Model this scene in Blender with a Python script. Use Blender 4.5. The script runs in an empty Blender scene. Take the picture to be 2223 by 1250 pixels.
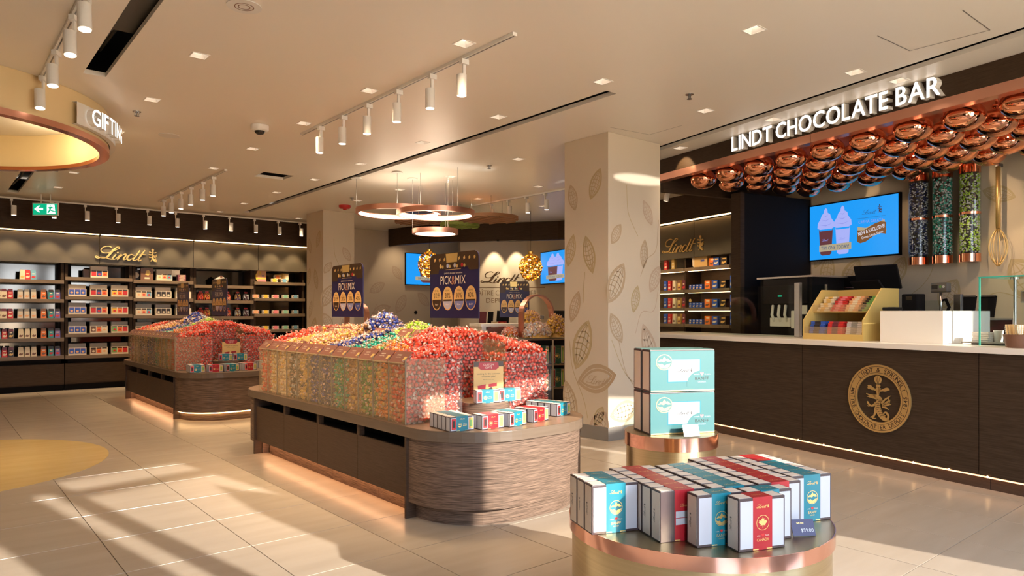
import bpy, bmesh, math, random
import numpy as np
from mathutils import Vector, Matrix, Euler
from mathutils.geometry import tessellate_polygon
R = math.radians
random.seed(7); rng = np.random.default_rng(7)
D = bpy.data; SC = bpy.context.scene; COL = SC.collection
# ------------------------------------------------------------------ camera, sky, sun, exposure
CAMH = 1.3; FPX = 1523.0; HOR = 678.0; YAW = R(39.97)
cam = D.objects.new('camera', D.cameras.new('camera')); COL.objects.link(cam)
cam.location = (0, 0, CAMH); cam.rotation_euler = (R(90), 0, -YAW)
cam.data.sensor_width = 36; cam.data.lens = FPX / 2223 * 36
cam.data.shift_y = (HOR - 625) / 2223; cam.data.clip_start = .02; cam.data.clip_end = 200
SC.camera = cam
wd = D.worlds.new('sky'); SC.world = wd; wd.use_nodes = True
# clear sky above the horizon, below it a warm glow added to stand in for sunlit pavement
_n = wd.node_tree.nodes; _l = wd.node_tree.links; _tc = _n.new('ShaderNodeTexCoord'); _sx = _n.new('ShaderNodeSeparateXYZ'); _cr = _n.new('ShaderNodeValToRGB')
_l.new(_tc.outputs['Generated'], _sx.inputs[0]); _ma = _n.new('ShaderNodeMath'); _ma.operation = 'MULTIPLY_ADD'; _ma.inputs[1].default_value = .5; _ma.inputs[2].default_value = .5
_l.new(_sx.outputs['Z'], _ma.inputs[0]); _l.new(_ma.outputs[0], _cr.inputs[0]); _l.new(_cr.outputs[0], _n['Background'].inputs[0])
_e = _cr.color_ramp.elements; _e[0].position = .485; _e[0].color = (1, .80, .60, 1); _e[1].position = .515; _e[1].color = (.66, .79, 1, 1)
_n['Background'].inputs[1].default_value = 6.0
sun = D.objects.new('sun', D.lights.new('sun', 'SUN')); COL.objects.link(sun)
SUNDIR = Vector((-.167, .986, -.4)).normalized()
sun.rotation_euler = SUNDIR.to_track_quat('-Z', 'Y').to_euler()
sun.data.energy = 5.2; sun.data.color = (1, .93, .82); sun.data.angle = R(.6)
vs = SC.view_settings; vs.view_transform = 'Standard'; vs.look = 'None'; vs.gamma = 1; vs.exposure = 1.05; vs.use_curve_mapping = False
SC.cycles.use_denoising = True; SC.cycles.max_bounces = 7; SC.cycles.diffuse_bounces = 4; SC.cycles.glossy_bounces = 4
SC.cycles.transmission_bounces = 4; SC.cycles.transparent_max_bounces = 16; SC.cycles.sample_clamp_indirect = 6
SC.cycles.caustics_reflective = False; SC.cycles.caustics_refractive = False
CEIL = 3.125
# ------------------------------------------------------------------ measuring helpers (photograph -> place in the room)
FW = (math.sin(YAW), math.cos(YAW)); RT = (math.cos(YAW), -math.sin(YAW))
RC = R(-12.45); CN = (.9765, -.2156); CU = (.2156, .9765); CB = (5.993, 1.484)
def ray(u, v):
    a = (u - 1111.5) / FPX
    return (FW[0] + RT[0]*a, FW[1] + RT[1]*a, (HOR - v) / FPX)
def onZ(u, v, z): r = ray(u, v); t = (z - CAMH) / r[2]; return Vector((r[0]*t, r[1]*t, z))
def onX(u, v, X): r = ray(u, v); t = X / r[0]; return Vector((X, r[1]*t, CAMH + r[2]*t))
def onY(u, v, Y): r = ray(u, v); t = Y / r[1]; return Vector((r[0]*t, Y, CAMH + r[2]*t))
def atD(u, v, d): r = ray(u, v); return Vector((r[0]*d, r[1]*d, CAMH + r[2]*d))
def C(x, y, z=0): return Vector((CB[0] + x*CN[0] + y*CU[0], CB[1] + x*CN[1] + y*CU[1], z))   # bar frame: x into the bar, y along it away from the street
def onC(u, v, x):
    r = ray(u, v); t = (x + CB[0]*CN[0] + CB[1]*CN[1]) / (r[0]*CN[0] + r[1]*CN[1])
    dx, dy = r[0]*t - CB[0], r[1]*t - CB[1]
    return dx*CU[0] + dy*CU[1], CAMH + r[2]*t
def toCy(p): return (p[0]-CB[0])*CU[0] + (p[1]-CB[1])*CU[1]
# ------------------------------------------------------------------ materials
MATS = {}
def mat(n, c, rough=.5, metal=0, emit=None, es=1, spec=.5, coat=0, alpha=1):
    m = D.materials.new(n); m.use_nodes = True; b = m.node_tree.nodes['Principled BSDF']
    b.inputs['Base Color'].default_value = (*c, 1); b.inputs['Roughness'].default_value = rough
    b.inputs['Metallic'].default_value = metal; b.inputs['Specular IOR Level'].default_value = spec
    b.inputs['Coat Weight'].default_value = coat
    if emit: b.inputs['Emission Color'].default_value = (*emit, 1); b.inputs['Emission Strength'].default_value = es
    m.diffuse_color = (*c, 1); MATS[n] = m
    return m
def noisy(n, c1, c2, rough, scale=(1, 1, 1), nscale=5, metal=0, detail=4, obj=True, bump=0, spec=.5, rnd=0, coat=0):
    m = mat(n, c1, rough, metal, spec=spec, coat=coat); nt = m.node_tree; N = nt.nodes; L = nt.links; b = N['Principled BSDF']
    tc = N.new('ShaderNodeTexCoord'); mp = N.new('ShaderNodeMapping'); no = N.new('ShaderNodeTexNoise'); cr = N.new('ShaderNodeValToRGB')
    mp.inputs['Scale'].default_value = scale; no.inputs['Scale'].default_value = nscale; no.inputs['Detail'].default_value = detail
    L.new(tc.outputs['Object' if obj else 'Generated'], mp.inputs[0]); L.new(mp.outputs[0], no.inputs['Vector'])
    if rnd:
        oi = N.new('ShaderNodeObjectInfo'); no.noise_dimensions = '4D'
        mu = N.new('ShaderNodeMath'); mu.operation = 'MULTIPLY'; mu.inputs[1].default_value = 30
        L.new(oi.outputs['Random'], mu.inputs[0]); L.new(mu.outputs[0], no.inputs['W'])
    cr.color_ramp.elements[0].position = .3; cr.color_ramp.elements[1].position = .7
    cr.color_ramp.elements[0].color = (*c1, 1); cr.color_ramp.elements[1].color = (*c2, 1)
    L.new(no.outputs[0], cr.inputs[0]); L.new(cr.outputs[0], b.inputs['Base Color'])
    if bump:
        bm = N.new('ShaderNodeBump'); bm.inputs['Strength'].default_value = bump; bm.inputs['Distance'].default_value = .002
        L.new(no.outputs[0], bm.inputs['Height']); L.new(bm.outputs[0], b.inputs['Normal'])
    return m
def clear(n, tint=(1, 1, 1), gloss=.12, haze=0, hz=(.8, .7, .6)):      # thin clear sheet: transparent with a surface reflection
    m = D.materials.new(n); m.use_nodes = True; nt = m.node_tree; N = nt.nodes; L = nt.links; N.clear()
    o = N.new('ShaderNodeOutputMaterial'); t = N.new('ShaderNodeBsdfTransparent'); g = N.new('ShaderNodeBsdfGlossy'); mx = N.new('ShaderNodeMixShader')
    fr = N.new('ShaderNodeFresnel'); fr.inputs[0].default_value = 1.45
    ad = N.new('ShaderNodeMath'); ad.operation = 'MULTIPLY'; ad.inputs[1].default_value = min(1, gloss * 5)
    ge = N.new('ShaderNodeNewGeometry'); iv = N.new('ShaderNodeMath'); iv.operation = 'SUBTRACT'; iv.inputs[0].default_value = 1; m3 = N.new('ShaderNodeMath'); m3.operation = 'MULTIPLY'
    L.new(ge.outputs['Backfacing'], iv.inputs[1]); L.new(fr.outputs[0], ad.inputs[0]); L.new(ad.outputs[0], m3.inputs[0]); L.new(iv.outputs[0], m3.inputs[1]); L.new(m3.outputs[0], mx.inputs[0])
    t.inputs[0].default_value = (*tint, 1); g.inputs['Roughness'].default_value = .03
    L.new(t.outputs[0], mx.inputs[1]); L.new(g.outputs[0], mx.inputs[2])
    if haze:
        d = N.new('ShaderNodeBsdfDiffuse'); d.inputs[0].default_value = (*hz, 1); m2 = N.new('ShaderNodeMixShader'); m2.inputs[0].default_value = haze
        L.new(mx.outputs[0], m2.inputs[1]); L.new(d.outputs[0], m2.inputs[2]); L.new(m2.outputs[0], o.inputs[0])
    else: L.new(mx.outputs[0], o.inputs[0])
    MATS[n] = m
    return m
M = MATS
noisy('tile', (.40, .325, .255), (.45, .37, .295), .25, (.5, 3, 1), 3, rnd=1, spec=.5)
mat('grout', (.13, .10, .075), .8)
noisy('inlay', (.60, .42, .16), (.66, .47, .20), .22, (.6, 3, 1), 3)
noisy('ceiling', (.84, .785, .70), (.86, .805, .72), .36, nscale=.5, spec=.4)
mat('white', (.78, .76, .72), .4); mat('white_gloss', (.82, .80, .76), .25); mat('lit_white', (.9, .9, .9), .5, emit=(1, .95, .9), es=.8)
mat('black', (.008, .007, .008), .75, spec=.15); mat('black_gloss', (.012, .012, .014), .15); mat('void', (.004, .004, .005), .8); mat('dark_pipe', (.06, .055, .05), .5)
noisy('wood_dark', (.034, .019, .010), (.062, .037, .021), .6, (1, 1, 26), 7, bump=.25, spec=.22)
noisy('wood_island', (.060, .034, .020), (.095, .056, .036), .5, (1, 1, 44), 6, bump=.3, spec=.25)
noisy('wood_front', (.048, .030, .020), (.27, .175, .125), .55, (1.2, 1.2, 60), 6, bump=.3, spec=.2)
noisy('wood_top', (.20, .125, .08), (.25, .16, .105), .35, (6, 1, 6), 3)
noisy('wood_band', (.135, .092, .062), (.165, .115, .08), .4, (1, 1, 12), 4)
noisy('wood_shelf', (.155, .105, .062), (.19, .13, .08), .45, (2, 2, 12), 4)
noisy('wall_print', (.60, .50, .37), (.62, .52, .39), .5, nscale=1.5)
mat('wall_beige', (.62, .53, .41), .6); mat('pod_tan', (.49, .37, .24), .55); mat('pod_pink', (.53, .40, .29), .55); mat('pod_gold', (.50, .39, .22), .5)
mat('skirting', (.22, .20, .18), .35)
noisy('taupe_panel', (.066, .053, .034), (.08, .064, .042), .38, (2, 2, 2), 2)
mat('copper_band', (.92, .50, .38), .12, 1); mat('copper', (.95, .42, .26), .14, 1); mat('copper_mirror', (.93, .40, .23), .03, 1); mat('copper_satin', (.80, .42, .31), .33, 1)
noisy('brass_brushed', (.60, .48, .28), (.68, .56, .34), .28, (.3, .3, 40), 3, metal=1); mat('brass_top', (.42, .33, .19), .34, 1)
mat('gold_foil', (.95, .62, .16), .2, 1); mat('gold_sign', (.78, .55, .22), .35, .8); mat('gold_flat', (.85, .60, .22), .35, .6)
mat('steel', (.6, .6, .6), .25, 1); mat('steel_dark', (.25, .25, .26), .3, 1)
mat('stone_white', (.80, .72, .62), .3); mat('acrylic_white', (.85, .80, .72), .3)
mat('mirror', (.10, .085, .068), .08, 1)
mat('led_warm', (1, .8, .5), .5, emit=(1, .60, .26), es=4.5); mat('led_ring', (1, .9, .8), .5, emit=(1, .80, .60), es=4); mat('led_down', (1, .9, .8), .5, emit=(1, .80, .62), es=3.2)
mat('led_line', (1, .7, .4), .5, emit=(1, .50, .24), es=1.3); mat('led_kick', (1, .8, .5), .5, emit=(1, .50, .24), es=5)
mat('red_card', (.42, .012, .02), .38); mat('teal_card', (.012, .20, .26), .36); mat('teal_light', (.06, .185, .19), .36); mat('box_brown', (.06, .035, .035), .4); mat('box_white', (.52, .52, .56), .4); mat('box_cream', (.74, .64, .55), .45)  # box_white carries some blue sky light in its colour; box sides stay cream
mat('ink', (.03, .025, .02), .5); mat('navy', (.018, .013, .075), .4); mat('brown_print', (.055, .026, .012), .4); mat('amber', (.75, .47, .17), .45); mat('lilac', (.24, .26, .50), .45); mat('blue_print', (.06, .08, .30), .45); mat('pale_lilac', (.46, .46, .60), .45)
mat('cream_text', (.85, .72, .58), .5); mat('rust', (.35, .10, .05), .5); mat('acrylic_edge', (.30, .24, .17), .2); mat('copper_text', (.45, .20, .10), .5)
for n, c in dict(orange=(.85, .20, .03), teal=(.04, .30, .33), purple=(.20, .16, .42), cream=(.78, .66, .46), red=(.62, .03, .03), blue=(.03, .10, .48), yellow=(.80, .50, .05), green=(.20, .42, .12), pink=(.80, .22, .24), dark=(.03, .02, .018), milk=(.70, .62, .52), grey=(.30, .28, .25), peach=(.80, .42, .20), sky=(.18, .40, .55), brown=(.20, .09, .05), plum=(.16, .03, .05), mint=(.30, .60, .42), gold=(.72, .45, .12), carton=(.75, .65, .50)).items(): mat('p_'+n, c, .42)
mat('label_plate', (.20, .075, .055), .35); mat('yellow_box', (.62, .43, .13), .4)
clear('acrylic', (.98, .97, .95), .1, .13, (.80, .60, .36)); clear('glass', (.90, .95, .93), .25); clear('glass_clear', (.96, .97, .96), .1)  # acrylic haze: beige veil painted in for the floor's reflection on the panes
mat('glass_edge', (.05, .30, .22), .1, emit=(.05, .35, .25), es=.15)
mat('screen_blue', (.0, .0, .0), .3, emit=(.015, .36, 1), es=.46); mat('screen_white', (0, 0, 0), .3, emit=(.42, .47, .98), es=.46); mat('screen_brown', (0, 0, 0), .3, emit=(.14, .045, .05), es=.46)
mat('screen_ribbon', (0, 0, 0), .3, emit=(.22, .09, .03), es=.46); mat('screen_cream', (0, 0, 0), .3, emit=(.48, .40, .26), es=.46); mat('screen_ink', (0, 0, 0), .3, emit=(.03, .09, .22), es=.46); mat('screen_text', (0, 0, 0), .3, emit=(.85, .85, .95), es=.46); mat('screen_shade', (0, 0, 0), .3, emit=(.30, .34, .85), es=.46)
mat('exit_green', (0, .1, .05), .4, emit=(.0, .22, .11), es=1.0); mat('exit_white', (.8, .8, .8), .4, emit=(.7, .85, .8), es=1.0)
mat('disc_green', (.22, .30, .06), .7); mat('disc_brown', (.30, .15, .07), .6); mat('alarm_red', (.50, .02, .02), .35)
mat('milk_bar', (.6, .55, .55), .4)
mat('white_print', (.40, .40, .41), .4)
clear('acrylic2', (.99, .98, .98), .08, .03, (.9, .85, .85))
mat('led_shelf', (1, .8, .5), .5, emit=(1, .62, .3), es=4)
mat('copper_bronze', (.26, .16, .08), .4, .3)
M['p_green2'] = mat('p_green2', (.02, .10, .07), .4)
mat('p_navy', (.03, .06, .25), .42)
mat('heap_core', (.30, .13, .08), .6)
WR = mat('wrapper', (.80, .55, .45), .3, spec=.6)
def foil(n, c): return mat('foil_'+n, c, .28, .12, spec=.7)
for n, c in dict(red=(.80, .075, .03), orange=(.85, .24, .03), green=(.10, .28, .06), bronze=(.42, .20, .06), teal=(.01, .36, .27), blue=(.025, .05, .33), navy=(.02, .03, .14), gold=(.72, .44, .10), cream=(.80, .62, .40), peach=(.85, .38, .20), dark=(.05, .035, .03), lime=(.38, .60, .04), yellow=(.85, .55, .08), silver=(.62, .62, .66)).items(): foil(n, c)
# ------------------------------------------------------------------ mesh helpers
class MB:
    def __init__(s): s.v = []; s.f = []; s.m = []; s.ms = []; s.sm = []
    def mi(s, m):
        if m not in s.ms: s.ms.append(m)
        return s.ms.index(m)
    def add(s, vs, fs, m, T=None, smooth=False):
        k = len(s.v); i = s.mi(m)
        s.v += [tuple(T @ Vector(p)) for p in vs] if T is not None else [tuple(p) for p in vs]
        s.f += [tuple(k+a for a in f) for f in fs]; s.m += [i]*len(fs); s.sm += [smooth]*len(fs)
        return s
    def box(s, x0, x1, y0, y1, z0, z1, m, T=None):
        return s.add([(x, y, z) for z in (z0, z1) for y in (y0, y1) for x in (x0, x1)],
                     [(0, 2, 3, 1), (4, 5, 7, 6), (0, 1, 5, 4), (2, 6, 7, 3), (0, 4, 6, 2), (1, 3, 7, 5)], m, T)
    def prism(s, poly, a, b, m, T=None, axis='z', side=None):        # closed outline swept from a to b; axis y: outline in x,z ; axis x: outline in y,z
        n = len(poly)
        P = {'z': lambda p, h: (p[0], p[1], h), 'y': lambda p, h: (p[0], h, p[1]), 'x': lambda p, h: (h, p[0], p[1])}[axis]
        vs = [P(p, a) for p in poly] + [P(p, b) for p in poly]
        tr = tessellate_polygon([[Vector((p[0], p[1], 0)) for p in poly]])
        s.add(vs, [t[::-1] for t in tr] + [tuple(n+i for i in t) for t in tr], m, T)
        s.add(vs, [(i, (i+1) % n, n+(i+1) % n, n+i) for i in range(n)], side or m, T)
        return s
    def flat(s, poly, h, m, T=None, axis='z'):
        P = {'z': lambda p: (p[0], p[1], h), 'y': lambda p: (p[0], h, p[1]), 'x': lambda p: (h, p[0], p[1])}[axis]
        return s.add([P(p) for p in poly], tessellate_polygon([[Vector((p[0], p[1], 0)) for p in poly]]), m, T)
    def lathe(s, prof, m, n=24, T=None, a0=0, a1=2*math.pi, sm=True):         # profile of (radius, height)
        full = abs(a1-a0-2*math.pi) < 1e-6; k = n if full else n+1
        vs = [(r*math.cos(a0+(a1-a0)*i/n), r*math.sin(a0+(a1-a0)*i/n), z) for r, z in prof for i in range(k)]
        fs = [(j*k+i, j*k+(i+1) % k, (j+1)*k+(i+1) % k, (j+1)*k+i) for j in range(len(prof)-1) for i in range(n)]
        return s.add(vs, fs, m, T, sm)
    def cyl(s, r, z0, z1, m, n=16, T=None, r2=None):
        r2 = r if r2 is None else r2
        s.add([(q*math.cos(2*math.pi*i/n), q*math.sin(2*math.pi*i/n), z) for q, z in ((r, z0), (r2, z1)) for i in range(n)], [tuple(range(n))[::-1], tuple(range(n, 2*n))], m, T)
        return s.lathe([(r, z0), (r2, z1)], m, n, T)
    def tube(s, pts, r, m, n=6, T=None):
        pts = [Vector(p) for p in pts]; vs = []; fs = []
        for i, p in enumerate(pts):
            d = (pts[min(i+1, len(pts)-1)] - pts[max(i-1, 0)]).normalized(); a = d.orthogonal().normalized() if i == 0 else (a - d*a.dot(d)).normalized(); b = d.cross(a)
            vs += [p + a*(r*math.cos(2*math.pi*j/n)) + b*(r*math.sin(2*math.pi*j/n)) for j in range(n)]
        for i in range(len(pts)-1):
            fs += [(i*n+j, i*n+(j+1) % n, (i+1)*n+(j+1) % n, (i+1)*n+j) for j in range(n)]
        return s.add(vs, fs + [tuple(range(n))[::-1], tuple(range(len(pts)*n-n, len(pts)*n))], m, T, True)
    def mesh(s, name):
        me = D.meshes.new(name); me.from_pydata(s.v, [], s.f)
        for m in s.ms: me.materials.append(M[m])
        me.polygons.foreach_set('material_index', s.m); me.polygons.foreach_set('use_smooth', s.sm); me.update()
        return me
    def obj(s, name, parent=None, loc=(0, 0, 0), rz=0, bev=0):
        me = s.mesh(name)
        if bev:
            b = bmesh.new(); b.from_mesh(me); bmesh.ops.remove_doubles(b, verts=b.verts, dist=1e-5)
            es = [e for e in b.edges if len(e.link_faces) == 2 and e.calc_face_angle() > .5]
            bmesh.ops.bevel(b, geom=es, offset=bev, segments=2, affect='EDGES', profile=.6, clamp_overlap=True); b.to_mesh(me); b.free()
        o = D.objects.new(name, me); COL.objects.link(o); o.parent = parent; o.location = loc; o.rotation_euler = (0, 0, rz)
        return o
def tag(o, label, cat, group=None, kind=None):
    o['label'] = label; o['category'] = cat
    if group: o['group'] = group
    if kind: o['kind'] = kind
    return o
def thing(name, label, cat, loc=(0, 0, 0), rz=0, group=None, rot=None):
    o = D.objects.new(name, None); COL.objects.link(o); o.location = loc; o.rotation_euler = rot or (0, 0, rz); o.empty_display_size = .1
    return tag(o, label, cat, group)
def struct(o): o['kind'] = 'structure'; return o
KIDS = {}
def kids(o): return [c for c in D.objects if c.parent == o]
def dup(o, label=None, loc=None, rz=None, group=None, rot=None, ch=None):
    def cp(a, par):
        c = a.copy(); COL.objects.link(c); c.parent = par
        for k in (KIDS.get(a.name) if a.name in KIDS else KIDS.setdefault(a.name, kids(a))): cp(k, c)
        return c
    c = cp(o, None)
    if label: c['label'] = label
    if loc is not None: c.location = loc
    if rz is not None: c.rotation_euler = (0, 0, rz)
    if rot is not None: c.rotation_euler = rot
    if group: c['group'] = group
    return c
# ------------------------------------------------------------------ writing
_TX = {}
def glyphs(t, weight=0, spacing=1.0):
    k = (t, weight, spacing)
    if k not in _TX:
        cu = D.curves.new('lettering', 'FONT'); cu.body = t; cu.resolution_u = 3; cu.offset = weight; cu.space_character = spacing; cu.size = 1
        o = D.objects.new('lettering', cu); COL.objects.link(o); bpy.context.view_layer.update()
        me = o.to_mesh(); vs = [tuple(v.co) for v in me.vertices]; fs = [tuple(p.vertices) for p in me.polygons]
        o.to_mesh_clear(); D.objects.remove(o); D.curves.remove(cu)
        xs = [v[0] for v in vs] or [0]
        _TX[k] = (vs, fs, min(xs), max(xs))
    return _TX[k]
def text(mb, t, x, z, h, m, w=None, align='c', weight=0, plane=None, T=None, depth=0, y=0, spacing=1.0):
    """writing in the x,z plane facing -y; h = capital height; w squeezes the line to that width"""
    vs, fs, a, b = glyphs(t, weight, spacing)
    if not vs: return 0
    s = h / .70; sx = s if w is None else w / (b - a); W = (b - a)*sx
    x0 = x - W/2 if align == 'c' else x
    P = [(x0 + (p[0]-a)*sx, y, z + p[1]*s) for p in vs]
    mb.add(P, fs, m, T)
    if depth:
        n = len(P); from collections import Counter
        ec = Counter(tuple(sorted((f[i], f[(i+1) % len(f)]))) for f in fs for i in range(len(f)))
        Q = P + [(p[0], y+depth, p[2]) for p in P]
        sd = [(f[i], f[(i+1) % len(f)], n+f[(i+1) % len(f)], n+f[i]) for f in fs for i in range(len(f)) if ec[tuple(sorted((f[i], f[(i+1) % len(f)])))] == 1]
        mb.add(Q, sd, plane or m, T)
    return W
def spline(P, k=6):
    P = [np.array(p, float) for p in P]; Q = [2*P[0]-P[1]] + P + [2*P[-1]-P[-2]]; out = []
    for i in range(1, len(Q)-2):
        for j in range(k):
            t = j/k; a, b, c, d = Q[i-1], Q[i], Q[i+1], Q[i+2]
            out.append(.5*((2*b) + (c-a)*t + (2*a-5*b+4*c-d)*t*t + (3*b-a-3*c+d)*t**3))
    return out + [P[-1]]
def ribbon(mb, P, m, T, depth=0, k=5):                                # P: (x, z, width)
    S = spline(P, k); L_ = []; R_ = []
    for i, p in enumerate(S):
        a = S[max(i-1, 0)]; b = S[min(i+1, len(S)-1)]; d = b[:2]-a[:2]; d = d/(np.hypot(*d)+1e-9); n = np.array((-d[1], d[0]))*max(p[2], .001)/2
        L_.append(p[:2]+n); R_.append(p[:2]-n)
    n = len(S); vs = [(q[0], 0, q[1]) for q in L_+R_]
    mb.add(vs, [(i, n+i, n+i+1, i+1) for i in range(n-1)], m, T)
    if depth:
        W = vs + [(q[0], depth, q[2]) for q in vs]; N2 = 2*n
        fs = [(i, i+1, N2+i+1, N2+i) for i in range(n-1)] + [(n+i+1, n+i, N2+n+i, N2+n+i+1) for i in range(n-1)] + [(0, N2, N2+n, n), (n-1, 2*n-1, N2+2*n-1, N2+n-1)]
        mb.add(W, fs, m, T)
LW = [
 [(262,188,9),(235,176,9),(190,178,10),(145,198,12),(120,235,13),(135,268,11),(185,278,9),(250,262,9),(320,225,9),(368,198,10),(366,180,9),(335,182,12),(290,225,24),(245,285,28),(205,335,22),(165,355,14),(110,352,11),(62,332,10),(45,345,10),(75,362,12),(130,350,11),(180,350,12),(230,366,14),(275,372,10)],
 [(322,292,14),(290,335,20),(275,360,16),(300,370,9),(345,335,7)],
 [(352,256,14),(342,268,18),(336,276,6)],
 [(345,330,7),(390,290,12),(385,300,20),(350,355,22),(338,374,16)],
 [(360,345,7),(410,300,9),(450,282,16),(455,305,20),(425,350,20),(430,370,12),(460,360,7),(490,335,7)],
 [(570,300,8),(535,282,10),(490,310,20),(470,352,22),(500,374,12),(545,345,8),(590,298,8)],
 [(652,215,14),(610,280,20),(560,350,22),(565,374,14),(600,365,8),(640,335,7)],
 [(722,208,14),(680,270,20),(630,350,22),(632,378,15),(672,362,8)],
 [(640,284,7),(690,276,12),(738,280,7)]]
CREST = [
 [(670,352,30),(668,372,78),(668,400,104),(671,430,84),(673,452,52)], [(672,462,46),(672,480,60),(672,500,46)], [(650,505,26),(668,540,52),(668,575,34),(668,600,26)], [(695,505,24),(680,540,30),(672,575,20)],
 [(655,548,16),(615,528,26),(585,520,40),(552,500,44),(528,486,12)], [(560,515,18),(540,520,26),(525,512,8)], [(685,548,16),(730,532,26),(762,524,42),(795,512,40),(822,522,10)],
 [(505,592,6),(540,604,18),(580,610,22),(640,612,30)], [(512,628,6),(560,630,22),(610,636,26),(655,640,34)], [(600,612,20),(650,618,44),(690,640,50),(704,672,46)],
 [(700,650,40),(668,700,66),(665,750,72),(688,815,74),(722,865,62),(765,893,46),(800,880,30),(806,838,26),(772,806,22),(742,828,16),(760,850,12),(775,840,8)],
 [(640,695,26),(600,738,24),(558,740,20),(530,712,22),(520,690,8)], [(555,745,10),(535,752,12),(520,742,5)], [(640,760,40),(632,820,30),(612,868,22),(588,884,18)], [(575,880,10),(600,898,16),(640,898,10)], [(560,892,8),(578,888,12)], [(790,884,20),(822,908,14),(830,928,6)],
 [(716,700,26),(760,648,20),(800,618,16),(838,590,5)], [(722,712,22),(775,680,24),(836,640,5)], [(724,724,22),(780,712,26),(846,692,5)], [(724,738,20),(775,745,22),(812,768,5)], [(800,618,10),(822,655,14),(816,690,12),(832,705,5)], [(745,690,30),(780,690,34),(800,690,24)]]
def logo(mb, x, z, w, m, T=None, depth=0, crest=True, y=0, k=4, fat=1.0):       # x,z = left end and foot line of the script word, w = its width
    s = w/690; b = Matrix.Translation((x, y, z)); TT = (T @ b) if T is not None else b
    for st in LW: ribbon(mb, [((p[0]-45)*s, (378-p[1])*s, p[2]*s*fat) for p in st], m, TT, depth, k)
    if crest: crest_(mb, x + 790*s, z + 95*s, .36*s, m, T, depth, y, k)
def crest_(mb, x, z, s, m, T=None, depth=0, y=0, k=3):
    b = Matrix.Translation((x, y, z)); TT = (T @ b) if T is not None else b
    for st in CREST: ribbon(mb, [((p[0]-675)*s, (640-p[1])*s, p[2]*s) for p in st], m, TT, depth, k)
def circ(r, n=32, cx=0, cz=0, ry=None): return [(cx + r*math.cos(2*math.pi*i/n), cz + (ry or r)*math.sin(2*math.pi*i/n)) for i in range(n)]
def ringflat(mb, r0, r1, m, T=None, n=40, cx=0, cz=0, y=0, k=1):
    A = circ(r0, n, cx, cz, r0*k); B = circ(r1, n, cx, cz, r1*k)
    mb.add([(p[0], y, p[1]) for p in A+B], [(i, (i+1) % n, n+(i+1) % n, n+i) for i in range(n)], m, T)
def rounded(x0, x1, y0, y1, r, n=8):
    out = []
    for cx, cy, a in ((x1-r, y0+r, -90), (x1-r, y1-r, 0), (x0+r, y1-r, 90), (x0+r, y0+r, 180)):
        out += [(cx + r*math.cos(R(a+90*i/n)), cy + r*math.sin(R(a+90*i/n))) for i in range(n+1)]
    return out
def lamp(kind, loc, power, color=(1, .75, .47), target=None, size=.05, angle=70, blend=.6):
    l = D.lights.new(kind.lower()+'_light', kind); l.energy = power; l.color = color; o = D.objects.new('lamp_light', l); COL.objects.link(o); o.location = loc
    if kind == 'SPOT': l.spot_size = R(angle); l.spot_blend = blend; l.shadow_soft_size = size
    elif kind == 'AREA': l.size = size
    else: l.shadow_soft_size = size
    if target is not None: o.rotation_euler = (Vector(target)-Vector(loc)).to_track_quat('-Z', 'Y').to_euler()
    return o
# ------------------------------------------------------------------ the setting
# street front behind the viewer: solid pieces are given by where their shade falls (p across the sun, q = z + .4 s along it)
def PS(p, s, z=0): return Vector((p*.986 - s*.167, p*.167 + s*.986, z))
def front(p, q): s = -1.5 - .376*(p-2); return PS(p, s, q - .4*s)
fl = struct(MB().box(-4.3, 12.3, -3.2, 15, -.2, -.004, 'grout').obj('floor'))
tm = MB(); tm.box(0, .624, 0, .624, -.016, 0, 'tile'); tmesh = None; nt_ = 0; rest = MB()
cells = [(i, j) for i in range(-8, 19) for j in range(-6, 23)]
def tvis(i, j):
    x, y = .774 + .628*i + .3, 3.93 + .628*j + .3
    d = x*FW[0] + y*FW[1]; l = x*RT[0] + y*RT[1]
    if d < .8: return -d
    u = 1111.5 + FPX*l/d; v = HOR + FPX*CAMH/d
    return 1/d if -250 < u < 2500 and v < 1400 else -d
cells.sort(key=lambda c: -tvis(*c))
for k, (i, j) in enumerate(cells):
    x, y = .774 + .628*i, 3.93 + .628*j
    if k < 296:
        if tmesh is None: o = tm.obj('tile', fl, (x, y, 0), bev=.0012); tmesh = o
        else: o = tmesh.copy(); COL.objects.link(o); o.location = (x, y, 0)
    elif -4.3 < x < 12 and -3.2 < y < 14.7: rest.box(x, x+.624, y, y+.624, -.016, 0, 'tile')
ro = rest.obj('tile_field', fl); ro['kind'] = 'stuff'
inl = struct(MB().cyl(1.40, .0004, .003, 'inlay', 72).obj('trim_1', None, (-.07, 7.6, 0)))
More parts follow.
